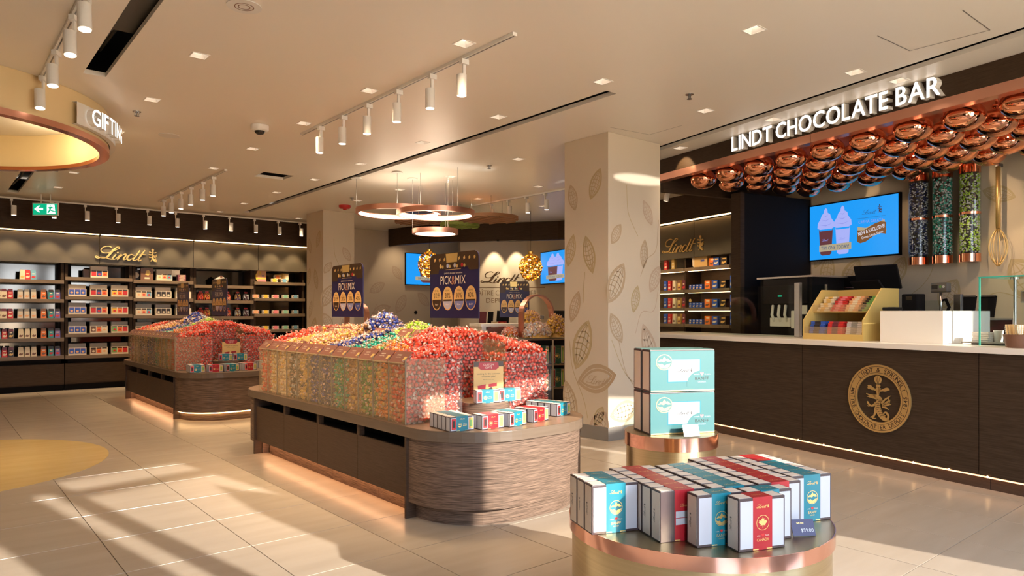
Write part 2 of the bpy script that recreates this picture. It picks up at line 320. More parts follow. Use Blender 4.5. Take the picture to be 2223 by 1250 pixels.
# ceiling with its slots and openings
DL = [(x, y) for x, ys in ((1.5, (5.25, 6.6, 8.0, 10.69, 12.1)), (2.81, (3.86, 5.18, 6.48, 7.85, 9.23)), (4.11, (2.47, 3.79, 5.1, 6.40, 7.79, 9.13, 10.48, 11.89, 13.15)), (5.42, (2.41, 3.74, 6.35, 7.75, 9.07, 10.38)), (6.82, (7.55, 8.98)), (8.15, (8.9, 10.6, 12.4, 13.4))) for y in ys] + [(5.575, 13.1)]
DLC = [tuple(C(-.28, y)[:2]) for y in (.75, 2.0, 3.3)]
def sq(x, y, h, rz=0): return [(x + a*h*math.cos(rz) - b*h*math.sin(rz), y + a*h*math.sin(rz) + b*h*math.cos(rz)) for a, b in ((-1, -1), (1, -1), (1, 1), (-1, 1))]
SLOTS = [[(4.31, 3.93), (4.43, 3.93), (4.57, 12.95), (4.45, 12.95)], [tuple(C(a, b)[:2]) for a, b in ((-.56, -2.6), (-.43, -2.6), (-.40, 3.72), (-.53, 3.72))],
         [(.92, 3.2), (1.07, 3.2), (1.08, 6.2), (.93, 6.2)], [(.96, 10.95), (1.10, 10.95), (1.10, 13.05), (.96, 13.05)], [(3.39, 9.06), (3.79, 9.06), (3.79, 9.43), (3.39, 9.43)]]
HOLES = SLOTS + [sq(x, y, .052) for x, y in DL] + [sq(x, y, .052, RC) for x, y in DLC]
outer = [(-4.2, .62), (9.0, -1.9), (12.2, -1.9), (12.2, 15), (-4.2, 15)]
cb = MB(); loops = [outer] + HOLES; flat_ = [p for L_ in loops for p in L_]
tri = tessellate_polygon([[Vector((p[0], p[1], 0)) for p in L_] for L_ in loops])
cb.add([(p[0], p[1], CEIL) for p in flat_], tri, 'ceiling')
for L_ in HOLES:
    n = len(L_); cb.add([(p[0], p[1], h) for h in (CEIL, CEIL+.035) for p in L_], [(i, (i+1) % n, n+(i+1) % n, n+i) for i in range(n)], 'ceiling')
ce = struct(cb.obj('ceiling'))
pl = struct(MB().prism([(-4.3, .0), (9, -2.35), (12.3, -2.9), (12.3, 15), (-4.3, 15)], CEIL+.42, CEIL+.5, 'void').obj('ceiling_void'))
edge = MB(); edge.add([(-4.2, .62, CEIL), (9, -1.9, CEIL), (12.2, -1.9, CEIL), (-4.2, .62, 3.55), (9, -1.9, 3.55), (12.2, -1.9, 3.55)], [(0, 1, 4, 3), (1, 2, 5, 4)], 'white'); struct(edge.obj('trim_2'))
pm = MB()
for x, y0, y1, z in ((4.40, 4, 12.9, 3.22), (4.47, 4, 12.9, 3.30), (.97, 3.2, 6.2, 3.25), (1.04, 3.2, 6.2, 3.33), (1.03, 11, 13, 3.24)): pm.tube([(x, y0, z), (x+.02, (y0+y1)/2, z-.02), (x, y1, z)], .016, 'dark_pipe')
pm.tube([C(-.5, -2.5, 3.24), C(-.48, .5, 3.22), C(-.46, 3.7, 3.24)], .02, 'dark_pipe'); pm.box(.90, 1.09, 3.4, 5.3, 3.19, 3.21, 'dark_pipe'); pm.box(3.44, 3.5, 9.1, 9.4, 3.2, 3.4, 'dark_pipe')
pm.obj('pipe_run', pl)
# access panels flush in the ceiling
def panelring(pts, n):
    m = MB(); 
    for a, b in zip(pts, pts[1:]): 
        d = (Vector(b)-Vector(a)).normalized(); q = Vector((-d.y, d.x, 0))*.0035
        m.add([Vector(a)+q, Vector(b)+q, Vector(b)-q, Vector(a)-q], [(0, 1, 2, 3)], 'skirting')
    struct(m.obj(n, None, (0, 0, -.0015)))
panelring([onZ(1905, 77, CEIL), onZ(1975, 110, CEIL), onZ(2149, 65, CEIL), onZ(2090, 22, CEIL)], 'trim_3')
panelring([onZ(1325, 276, CEIL), onZ(1410, 292, CEIL), onZ(1480, 272, CEIL)], 'trim_4')
# walls
def wall(pts, z0, z1, m, name, t=.12):
    w = MB(); n = len(pts); off = []
    for i, p in enumerate(pts):
        a = Vector(pts[max(i-1, 0)]); b = Vector(pts[min(i+1, n-1)]); d = (b-a).normalized(); off.append((p[0]-d.y*t, p[1]+d.x*t))
    P = list(pts) + off[::-1]
    w.prism(P, z0, z1, m); return struct(w.obj(name))
cw = lambda x, y: tuple(C(x, y)[:2])
RW = [cw(2.12, -3.25), cw(2.12, 3.54), cw(2.36, 3.54), cw(2.36, 7.15), cw(2.12, 7.15), (10.37, 11.4), (10.25, 12.3), (10.08, 13.3), (9.9, 13.83), (6.22, 13.9), (6.22, 14.2), (-4.2, 14.2)]
wr = MB()
for a, b in zip(RW[:5], RW[1:6]):
    a = Vector(a); b = Vector(b); wr.add([(*a, 0), (*b, 0), (*b, CEIL+.4), (*a, CEIL+.4)], [(0, 1, 2, 3)], 'wall_print')
wrr = struct(wr.obj('wall_right'))
wf = MB()
for a, b in zip(RW[5:], RW[6:]): wf.add([(*a, 0), (*b, 0), (*b, CEIL+.4), (*a, CEIL+.4)], [(0, 1, 2, 3)], 'wall_print')
wff = struct(wf.obj('wall_far'))
struct(MB().box(-4.32, -4.2, -1, 14.4, 0, 3.6, 'wall_beige').obj('wall_left'))
wo = struct(MB().box(12.2, 12.3, -3.2, 15, 0, 3.6, 'wall_beige').obj('wall_outer')); 
# street front: posts, rails and panels between the panes
fr = MB(); fp = []
def fpoly(pq, t=.05):
    P = [front(p, q) for p, q in pq]; n = len(P); e = (P[1]-P[0]); nn = Vector((.19, .98, 0))*t
    tr = tessellate_polygon([[Vector((p, q, 0)) for p, q in pq]])
    m = MB(); m.add(P + [x+nn for x in P], [x for x in tr] + [tuple(n+i for i in x[::-1]) for x in tr], 'steel_dark'); m.add(P + [x+nn for x in P], [(i, (i+1) % n, n+(i+1) % n, n+i) for i in range(n)], 'steel_dark')
    return m.obj('window_frame', WF)
WF = struct(MB().box(-4.2, -4.1, -.2, .4, 0, 3.6, 'steel_dark').obj('window_1'))
def fr_(p0, p1, q0, q1): fpoly([(p0, q0), (p1, q0), (p1, q1), (p0, q1)])
qb = lambda p: .4*(-1.5-.376*(p-2)) - .02       # the floor line in q
def full(p0, p1, q1=3.2): fpoly([(p0, qb(p0)), (p1, qb(p1)), (p1, q1), (p0, q1)])
full(-5.5, .25); full(1.122, 1.555); full(1.68, 1.80); full(2.745, 3.10); full(4.35, 5.55); full(5.64, 5.95); full(8.6, 10.5)
fr_(.25, 1.122, 1.88, 3.2); fr_(1.555, 1.68, 2.31, 3.2); fr_(1.80, 2.745, 2.19, 2.28); fr_(1.80, 2.745, 2.45, 3.2); fr_(3.1, 4.35, 2.10, 3.2); fr_(5.55, 5.64, 2.2, 3.2); fr_(5.95, 8.6, 2.02, 3.2)
full(5.95, 6.40, 1.62); full(6.40, 8.6, 1.30)
# unseen board added behind the viewer, its outline cut to shade the floor
st = thing('shade_board', 'tall dark display stand in the street window behind the viewer', 'display stand', (0, 0, 0))
pq = [(2.26, -.55), (2.275, 1.2), (2.30, 1.5), (2.34, 1.66), (2.42, 1.82), (2.48, 1.95), (2.53, 1.84), (2.61, 1.74), (2.70, 1.66), (2.74, 1.6), (2.74, -.55)]
P = [front(p, q) + Vector((.019, .098, 0))*2.2 for p, q in pq]; m_ = MB(); n = len(P)
tr = tessellate_polygon([[Vector((p, q, 0)) for p, q in pq]]); nn = Vector((.19, .98, 0))*.05
m_.add(P + [x+nn for x in P], list(tr) + [tuple(n+i for i in x[::-1]) for x in tr] + [(i, (i+1) % n, n+(i+1) % n, n+i) for i in range(n)], 'brown_print'); m_.obj('board', st)
# glazing
g0, g1 = front(-5.3, 0), front(10.4, 0); WG = MB().add([(g0.x, g0.y-.03, 0), (g1.x, g1.y-.03, 0), (g1.x, g1.y-.03, 3.5), (g0.x, g0.y-.03, 3.5)], [(0, 1, 2, 3)], 'glass_clear').obj('pane', WF)
# pillars with printed cocoa pods
def pod(mb, cx, cz, L_, W_, a, m, T, vein=True):
    ca, sa = math.cos(a), math.sin(a); f = lambda u, w: (cx + u*ca - w*sa, cz + u*sa + w*ca)
    pr = lambda t: W_/2*math.sin(math.pi*t)**.8
    n = 12; top = [f((t-.5)*L_, pr(t)) for t in [i/n for i in range(n+1)]]; bot = [f((t-.5)*L_, -pr(t)) for t in [i/n for i in range(n+1)]]
    ti = [f((t-.5)*L_*.84, pr(t)*.74) for t in [i/n for i in range(n+1)]]; bi = [f((t-.5)*L_*.84, -pr(t)*.74) for t in [i/n for i in range(n+1)]]
    for o_, i_ in ((top, ti), (bot, bi)): mb.add([(p[0], 0, p[1]) for p in o_+i_], [(i, i+1, n+2+i, n+1+i) for i in range(n)], m, T)
    if vein:
        w = L_*.022
        for k in (-.33, 0, .33): ribbon(mb, [(*f((t-.5)*L_*.84, k*pr(t)*1.48), w) for t in (0.02, .25, .5, .75, .98)], m, T, k=2)
        for t in (.22, .36, .5, .64, .78):
            h = pr(t)*.74; ribbon(mb, [(*f((t-.5)*L_*.84-.02*L_, -h), w), (*f((t-.5)*L_*.84+.03*L_, 0), w), (*f((t-.5)*L_*.84-.02*L_, h), w)], m, T, k=2)
def face(x, y, ax, off=.0012):           # frame whose x,z plane lies on a vertical face seen from -y after turning by ax
    return Matrix.Translation((x, y, 0)) @ Matrix.Rotation(ax, 4, 'Z') @ Matrix.Translation((0, -off, 0))
def pods(mb, L_, T):
    for i, (x, z, l, w, a, m) in enumerate(L_): pod(mb, x, z, l, w, R(a), m, T, True)
def swirl(mb, P, m, T): ribbon(mb, [(p[0], p[1], .009) for p in P], m, T, k=5)
def pillar(x0, x1, y0, y1, nm):
    p = MB().box(x0, x1, y0, y1, .135, CEIL-.001, 'wall_beige').obj(nm, bev=.004); struct(p)
    s = MB().box(x0-.012, x1+.012, y0-.012, y1+.012, 0, .135, 'skirting').obj('baseboard', p, bev=.002)
    return p
PA = pillar(5.29, 6.12, 4.80, 5.43, 'pillar'); PB = pillar(5.44, 6.05, 11.72, 12.42, 'pillar')
for (x0, x1, y0, y1, P_) in ((5.29, 6.12, 4.80, 5.43, PA), (5.44, 6.05, 11.72, 12.42, PB)):
    d = MB(); TF = face(x0, y0, 0); TL = face(x0, y1, R(-90)); k = (x1-x0)/.83
    W_ = y1-y0
    pods(d, [(.12*k, 2.10, .26, .13, 55, 'pod_tan'), (.62*k, 2.36, .30, .14, -60, 'pod_pink'), (.56*k, 1.92, .32, .13, 85, 'pod_tan'), (.12*k, 1.60, .48, .24, 60, 'pod_tan'), (.42*k, 1.44, .30, .14, 75, 'pod_gold'), (.74*k, 1.66, .34, .17, 60, 'pod_pink'), (.12*k, 1.14, .36, .17, -60, 'pod_tan'), (.66*k, .88, .66, .24, -68, 'pod_pink'), (.25*k, .28, .46, .22, 8, 'pod_tan')], TF)
    swirl(d, [(.28*k, 2.62), (.30*k, 2.35), (.40*k, 2.18), (.46*k, 2.1)], 'pod_gold', TF); swirl(d, [(.50*k, 1.68), (.60*k, 1.86), (.76*k, 1.98), (.80*k, 2.3)], 'pod_tan', TF); swirl(d, [(.42*k, 1.08), (.52*k, 1.30), (.72*k, 1.32), (.80*k, 1.56)], 'pod_pink', TF); swirl(d, [(.05*k, 1.02), (.2*k, .75), (.34*k, .6), (.5*k, .56)], 'pod_gold', TF); swirl(d, [(.16*k, 1.0), (.26*k, .7), (.38*k, .55)], 'pod_tan', TF)
    pods(d, [(W_*.2, 2.52, .30, .14, -75, 'pod_tan'), (W_*.72, 2.62, .34, .16, 65, 'pod_gold'), (W_*.15, 1.96, .36, .15, 75, 'pod_gold'), (W_*.58, 1.90, .42, .17, -75, 'pod_gold'), (W_*.25, 1.36, .36, .15, 70, 'pod_tan'), (W_*.42, .96, .56, .27, 70, 'pod_gold'), (W_*.14, .34, .50, .2, -72, 'pod_tan'), (W_*.8, .12, .40, .26, 60, 'pod_pink'), (W_*.8, .24+.0, .24, .12, 60, 'pod_gold')], TL)
    pod(d, W_*.74, .62, .56, .30, R(12), 'pod_tan', TL, False); pod(d, W_*.74, .62, .46, .20, R(12), 'pod_tan', TL, False); logo(d, W_*.52, .56, .30, 'pod_tan', TL @ Matrix.Translation((0, -.0008, 0)) , crest=False, k=2)
    swirl(d, [(W_*.12, 1.0), (W_*.2, .7), (W_*.45, .4), (W_*.55, .2)], 'pod_gold', TL); swirl(d, [(W_*.48, 1.72), (W_*.45, 1.5), (W_*.46, 1.4)], 'pod_gold', TL)
    d.obj('pod_print', P_)
# printed pods on the bar wall and the far wall
d = MB(); T0 = Matrix.Translation(C(2.12, 0)) @ Matrix.Rotation(RC - R(90), 4, 'Z') @ Matrix.Translation((0, -.0012, 0))   # local x runs towards -y of the bar frame
pods(d, [(-x, z, l, w, a, m) for x, z, l, w, a, m in [(3.4, 2.05, .4, .18, 65, 'pod_gold'), (3.3, 1.8, .5, .22, 80, 'pod_gold'), (2.95, 1.75, .46, .28, 65, 'pod_gold'), (2.35, 1.78, .36, .2, 65, 'pod_gold'), (1.78, 1.50, .36, .24, 60, 'pod_gold'), (1.02, 1.62, .52, .34, -55, 'pod_gold'), (1.28, 2.5, .34, .17, -20, 'pod_gold'), (.62, 2.15, .5, .24, 45, 'pod_gold'), (.3, 2.7, .5, .22, 70, 'pod_gold'), (.25, 1.6, .5, .3, 30, 'pod_gold'), (-.4, 2.0, .5, .25, 60, 'pod_gold')]], T0)
swirl(d, [(-2.2, 1.5), (-2.05, 1.62), (-1.95, 1.8), (-1.95, 2.1)], 'pod_gold', T0); swirl(d, [(-1.5, 1.4), (-1.3, 1.5), (-1.1, 1.45), (-.9, 1.35)], 'pod_gold', T0); swirl(d, [(-.95, 2.75), (-.75, 2.7), (-.6, 2.5), (-.5, 2.2)], 'pod_gold', T0)
d.obj('pod_print', wrr)
d = MB(); T1 = Matrix.Translation((6.22, 13.9, 0)) @ Matrix.Rotation(math.atan2(-.07, 3.68), 4, 'Z') @ Matrix.Translation((0, -.0012, 0))
pods(d, [(.2, 2.3, .4, .2, 70, 'pod_pink'), (.5, 1.8, .45, .22, -60, 'pod_pink'), (.9, 2.1, .5, .24, 40, 'pod_pink'), (1.0, 1.5, .45, .22, 65, 'pod_pink'), (1.5, 1.85, .45, .22, 30, 'pod_pink'), (1.6, 1.35, .5, .24, 20, 'pod_pink'), (2.0, 2.2, .4, .2, -50, 'pod_pink'), (2.1, 1.5, .5, .25, 60, 'pod_pink'), (2.7, 1.6, .45, .22, -45, 'pod_pink')], T1)
swirl(d, [(.7, 1.2), (1.0, 1.3), (1.3, 1.2), (1.5, 1.5)], 'pod_pink', T1); d.obj('pod_print', wff)
# dark curved beam in front of the far wall
pts = [atD(u, 600, dd) for u, dd in ((843, 15.4), (870, 15.1), (900, 14.85), (950, 14.55), (1000, 14.4), (1050, 14.3), (1130, 14.2), (1212, 14.0), (1290, 13.4))]
b = MB(); n = len(pts); back = [p + Vector((.10, .12, 0)) for p in pts]
b.prism([(p.x, p.y) for p in pts] + [(p.x, p.y) for p in back[::-1]], 2.755, CEIL-.001, 'wood_dark'); struct(b.obj('beam'))
# bulkhead over the long shelf wall
struct(MB().box(-4.2, 6.15, 13.62, 14.2, 2.63, CEIL-.001, 'wood_dark').obj('trim_5'))
struct(MB().box(6.07, 6.22, 13.5, 14.2, 0, CEIL-.001, 'wood_dark').obj('wall_end'))
# round gifting soffit
RS = struct(MB().lathe([(1.42, 2.80), (1.42, CEIL-.001)], 'inlay', 96).lathe([(1.37, CEIL-.001), (1.37, 2.80)], 'inlay', 96).obj('round_soffit', None, (-.07, 7.72, 0)))
M['soffit'] = mat('soffit', (.80, .62, .34), .45); RS.data.materials[0] = M['soffit']
MB().lathe([(1.345, 2.80), (1.345, 2.765)], 'copper', 96).lathe([(1.345, 2.765), (1.427, 2.765)], 'copper', 96).lathe([(1.427, 2.765), (1.427, 2.815)], 'copper_satin', 96).obj('copper_edge', RS)
gt = thing('gifting_sign', 'white raised letters reading GIFTING around the round copper-edged soffit', 'sign', (-.07, 7.72, 0))
gs = 'GIFTING'; A0 = R(-42)
vs0 = 0
a = math.atan2(6.35-7.72, .33+.07) 
for i, ch in enumerate(gs):
    lm = MB(); w = text(lm, ch, 0, 0, .135, 'lit_white', depth=.05, plane='white', weight=.012)
    aa = A0 + (vs0 + w/2)/1.46; vs0 += w + .016
    o = lm.obj('letter', gt, (1.53*math.cos(aa), 1.53*math.sin(aa), 2.865), aa + math.pi/2)
MB().lathe([(1.43, 2.84), (1.475, 2.84)], 'white', 20, None, R(-46), R(12), False).lathe([(1.475, 2.84), (1.475, 3.02)], 'white', 20, None, R(-46), R(12), False).lathe([(1.475, 3.02), (1.43, 3.02)], 'white', 20, None, R(-46), R(12), False).obj('backing_strip', gt)
# ------------------------------------------------------------------ the chocolate bar
ct = thing('service_counter', 'long dark wood chocolate bar counter with a lit recessed kick and round gold emblem', 'counter', C(0, 0), RC)
for k, (a, b) in enumerate(((-2.9, -1.33), (-1.325, .262), (.268, 1.836), (1.842, 3.3), (3.306, 4.5))):
    MB().box(-.075, -.045, a, b, .10, 1.0, 'wood_dark').obj('front_panel', ct)
MB().box(-.045, .02, -2.9, 4.5, .0, 1.0, 'black').obj('carcass', ct)
for a, b in ((-2.9, -1.1), (-1.095, .195), (.20, 2.38), (2.385, 4.5)): MB().box(-.046, -.034, a, b, 0, .085, 'wood_island').obj('kick_panel', ct)
km = MB()
for k in range(26): km.cyl(.008, -.0, .006, 'led_warm', 6, Matrix.Translation((-.078, -2.6 + .28*k, .098)) @ Matrix.Rotation(R(-90), 4, 'Y'))
km.box(-.072, -.046, -2.9, 4.5, .088, .096, 'led_line'); km.obj('light_strip', ct)
MB().box(.02, .78, 4.38, 4.5, 0, 1.0, 'wood_dark').box(.72, .78, -2.9, 4.38, 0, 1.0, 'wood_dark').obj('back_panel', ct)
wt = tag(MB().box(-.105, .82, -2.95, 4.55, 1.0, 1.045, 'stone_white').obj('worktop', None, C(0, 0), RC, bev=.004), 'white stone worktop running along the whole chocolate bar', 'worktop')
# emblem
CF = Matrix.Rotation(R(-90), 4, 'Z')                                  # x,z drawings turned to face -x of the bar frame; drawing x runs towards -y
em = thing('round_emblem', 'round gold dragon emblem with curved lettering on the dark bar front', 'emblem', C(-.077, 1.06, .578), RC)
e = MB(); Tm = CF
def disc_ring(r0, r1, y0, m): 
    n = 64; A = circ(r0, n); B = circ(r1, n); vs = [(p[0], y, p[1]) for y in (y0, 0) for p in A+B]
    e.add(vs, [(i, (i+1) % n, n+(i+1) % n, n+i) for i in range(n)] + [(n+i, n+(i+1) % n, 3*n+(i+1) % n, 3*n+i) for i in range(n)] + [((i+1) % n, i, 2*n+i, 2*n+(i+1) % n) for i in range(n)], m, Tm)
RE = .284
disc_ring(RE*.70, RE, -.012, 'gold_sign'); e.obj('ring', em)
e = MB()
for a, b in ((.93, .945), (.755, .768)): ringflat(e, RE*a, RE*b, 'brown_print', Tm, 64, y=-.0126)
e.obj('ring_line', em)
e = MB()
def arc_text(t, a0, a1, r, h, inward):
    n = len(t)
    for i, ch in enumerate(t):
        if ch == ' ': continue
        a = R(a0 + (a1-a0)*(i+.5)/n); rr = r if not inward else r + h
        Tt = Tm @ Matrix.Translation((rr*math.cos(a), -.0128, rr*math.sin(a))) @ Matrix.Rotation(-(a - R(90)) if not inward else -(a + R(90)), 4, 'Y')
        text(e, ch, 0, 0, h, 'brown_print', T=Tt, weight=.012)
arc_text('LINDT & SPRÜNGLI', 138, 18, RE*.785, RE*.125, False)
arc_text('MAÎTRE CHOCOLATIER DEPUIS 1845', 164, 370, RE*.79, RE*.115, True)
e.obj('lettering', em)
e = MB(); crest_(e, 0, -.0, RE*.70/300, 'gold_sign', Tm, .006, y=-.008, k=6); e.obj('crest', em)
e = MB(); _s = RE*.70/300
for st in ([(640,372,4),(650,400,4),(664,448,3)], [(668,362,4),(668,400,4),(670,448,3)], [(698,372,4),(690,400,4),(678,448,3)], [(640,760,4),(676,748,5),(702,760,3)], [(650,735,4),(680,722,5),(700,735,3)], [(655,785,4),(690,772,5),(716,785,3)], [(668,812,4),(700,798,5),(730,806,3)], [(682,838,4),(712,822,5),(745,828,3)], [(700,862,4),(730,846,5),(752,852,3)], [(645,708,4),(672,698,5),(696,708,3)], [(672,682,4),(690,672,5),(712,680,3)], [(730,705,3),(770,672,4),(818,636,2)], [(735,720,3),(780,700,4),(830,672,2)], [(730,735,3),(770,728,4),(815,726,2)]): ribbon(e, [((p[0]-675)*_s, (640-p[1])*_s, p[2]*_s*1.3) for p in st], 'brown_print', Tm @ Matrix.Translation((0, -.0085, 0)), 0, 3)
e.obj('engraving', em)
# header over the bar
hd = D.objects.new('trim_6', None); COL.objects.link(hd); hd.location = C(-.08, 0); hd.rotation_euler = (0, 0, RC); struct(hd)
for a, b in ((-3.0, -.4), (-.397, 1.74), (1.743, 4.0)):
    MB().box(0, .10, a, b, 2.952, CEIL-.002, 'wood_dark').obj('wood_panel', hd); MB().box(-.002, .10, a, b, 2.872, 2.951, 'copper_satin').obj('copper_band', hd)
MB().box(.10, 2.19, 3.93, 4.0, 2.76, CEIL-.002, 'wood_dark').obj('return_panel', hd)
MB().box(.10, 2.19, -3.0, 3.92, 3.06, 3.08, 'copper_satin').obj('soffit_panel', hd)
tl = thing('bar_lettering', 'white illuminated raised letters naming the chocolate bar on the wood header', 'sign', C(-.08, 0), RC)
u0, u1 = 2.665, .505
segs = []; x = 0
for wi, w_ in enumerate(('LINDT', 'CHOCOLATE', 'BAR')):
    if wi: x += .17 if wi == 1 else .26
    for ci_, ch in enumerate(w_):
        if ci_ and w_[ci_-1] + ch == 'AT': x -= .11
        if ci_ and w_[ci_-1] + ch in ('DT', 'LA', 'BA'): x -= .03
        vs, fs, a, b_ = glyphs(ch, .014); segs.append((ch, x, b_-a)); x += (b_-a) + .085
sc_ = (u0-u1)/(x-.085)
for ch, xx, w_ in segs:
    l = MB(); text(l, ch, 0, 0, .148, 'lit_white', w=w_*sc_, align='l', weight=.014, T=CF, depth=.065, plane='white')
    o = l.obj('letter', tl, (-.065, u0 - xx*sc_, 2.972))
# copper globes under the bar canopy
cg = thing('copper_globe', 'polished copper globe pendant', 'pendant lamp')
prof = [(.012, .214), (.012, .155), (.03, .15), (.036, .13), (.03, .108), (.022, .102)]
MB().lathe(prof, 'copper_mirror', 16).obj('cap', cg)
MB().lathe([(.022*0+.03, .102)] + [(.152*math.sin(a), .112*math.cos(a)) for a in [R(12+168*i/18) for i in range(19)]], 'copper_mirror', 36).obj('globe', cg)
rows_ = [(.185, 'nearest the header'), (.60, 'second row in from the header'), (1.0, 'third row in from the header'), (1.38, 'fourth row in from the header'), (1.76, 'row nearest the back wall')]
ordn = ['first', 'second', 'third', 'fourth', 'fifth', 'sixth', 'seventh', 'eighth', 'ninth', 'tenth', 'eleventh', 'twelfth', 'thirteenth']
first = True
for i, (xx, nm) in enumerate(rows_):
    for j in range(10):
        yy = -.32 + .418*j - .02*i + (.0 if i < 2 else -.03*(i-1))
        loc = C(xx, yy, 2.842); lb = f'polished copper globe pendant, {ordn[9-j]} from the far pillar end, {nm}'
        if first: cg['label'] = lb; cg.location = loc; cg['group'] = 'copper globes over the bar'; first = False
        else: dup(cg, lb, loc, group='copper globes over the bar')
# wall screen
def screen(name, label, W, H, full=True, other=False):
    t = thing(name, label, 'screen')
    MB().box(-W/2, W/2, 0, .045, 0, H, 'black').obj('frame', t, bev=.003)
    s = MB(); w, h, b = W-.03, H-.03, .015
    s.add([(-w/2, -.001, b), (w/2, -.001, b), (w/2, -.001, b+h), (-w/2, -.001, b+h)], [(0, 1, 2, 3)], 'screen_blue')
    if other:
        cx, k = (-.14*w, h)
        parts_ = [(cx, 1.1)]
    X = lambda a: -w/2 + a*w
    Z = lambda a: b + a*h
    def P(pts, m, y): s.flat([(X(a), Z(c)) for a, c in pts], y, m, axis='y')
    cups = [(.40, 1, 'screen_white'), (.20, 1, 'screen_brown')] if full else ([(.46, 1.15, 'screen_brown')] if not other else [(.60, 1.1, 'screen_white'), (.42, 1.1, 'screen_brown')])
    for i, (c, k, m) in enumerate(cups):
        y = -.002 - i*.0006; q = lambda a: c + a*k*(.9 if full else 1.6)
        swirlp = [(-.115, .60), (-.11, .70), (-.075, .78), (-.055, .86), (-.03, .90), (-.02, .97), (.0, 1.0), (.02, .97), (.025, .90), (.06, .86), (.07, .79), (.11, .70), (.115, .60), (.08, .57), (-.08, .57)]
        P([(q(a), .55 + (z-.57)*.9) for a, z in swirlp], 'screen_white', y)
        for zz, ww in ((.64, .09), (.73, .06), (.81, .035)): P([(q(-ww), zz), (q(0), zz-.035), (q(ww), zz+.01), (q(0), zz-.02)], 'screen_shade', y-.0002)
        P([(q(-.095), .57), (q(-.085), .52), (q(.085), .52), (q(.095), .57), (q(.075), .10), (q(.05), .07), (q(-.05), .07), (q(-.075), .10)], m, y-.0003)
        logo(s, X(q(-.055)), Z(.33), w*.08*k, 'screen_shade', Matrix.Translation((0, y-.0006, 0)), crest=False, k=2)
    P([(.12 if full else .2, .14), (.50 if full else .8, .15), (.50 if full else .8, .27), (.12 if full else .2, .26)], 'screen_cream', -.0045)
    text(s, 'TRY ONE TODAY!', X(.31 if full else .5), Z(.17), h*.065, 'screen_ink', w=w*(.33 if full else .5), y=-.005)
    if full:
        logo(s, X(.62), Z(.72), w*.155, 'screen_ink', crest=False, y=-.002, k=4); crest_(s, X(.81), Z(.79), .00017, 'rust', y=-.002)
        P([(.56, .66), (.87, .66), (.87, .665), (.56, .665)], 'screen_ink', -.002); text(s, 'CREMA GELATA', X(.715), Z(.575), h*.05, 'screen_shade', w=w*.27, y=-.002)
        P([(.57, .52), (.66, .49), (.86, .60), (.88, .40), (.80, .36), (.64, .30), (.57, .34)], 'screen_cream', -.002)
        rb = [(.565, .46), (.64, .45), (.76, .55), (.82, .57), (.875, .55), (.875, .35), (.82, .37), (.76, .35), (.66, .25), (.60, .23), (.565, .26)]; P(rb, 'screen_ribbon', -.0025)
        Tt = Matrix.Translation((X(.722), -.003, Z(.42))) @ Matrix.Rotation(R(-12), 4, 'Y')
        text(s, 'NEW & EXCLUSIVE!', 0, -.005, h*.062, 'screen_text', w=w*.29, T=Tt, weight=.01); text(s, 'Crema Gelata Shakes', 0, -.058, h*.045, 'screen_text', w=w*.235, T=Tt)
    s.obj('display', t)
    return t
s1 = screen('wall_screen', 'wide wall screen advertising two whipped cream shakes on bright blue', 1.233, .716)
s1.location = C(2.07, 2.917, 1.957); s1.rotation_euler = (0, 0, RC - R(90))
s2 = screen('wall_screen', 'blue wall screen showing one chocolate shake, left of the gold leaf lamps', 1.25, .735, False)
p = onY(881, 618, 13.80); s2.location = (p.x + .625, 13.80, p.z); s2.rotation_euler = (0, 0, -.019)
s3 = screen('wall_screen', 'blue wall screen half hidden behind the front pillar, on the far wall', 1.22, .69, False, True)
p = atD(1173, 618, 15.05); a_ = math.atan2(-.9765, -.2156); s3.rotation_euler = (0, 0, RC - R(90)); s3.location = (p.x - .61*CU[0], p.y - .61*CU[1], p.z)
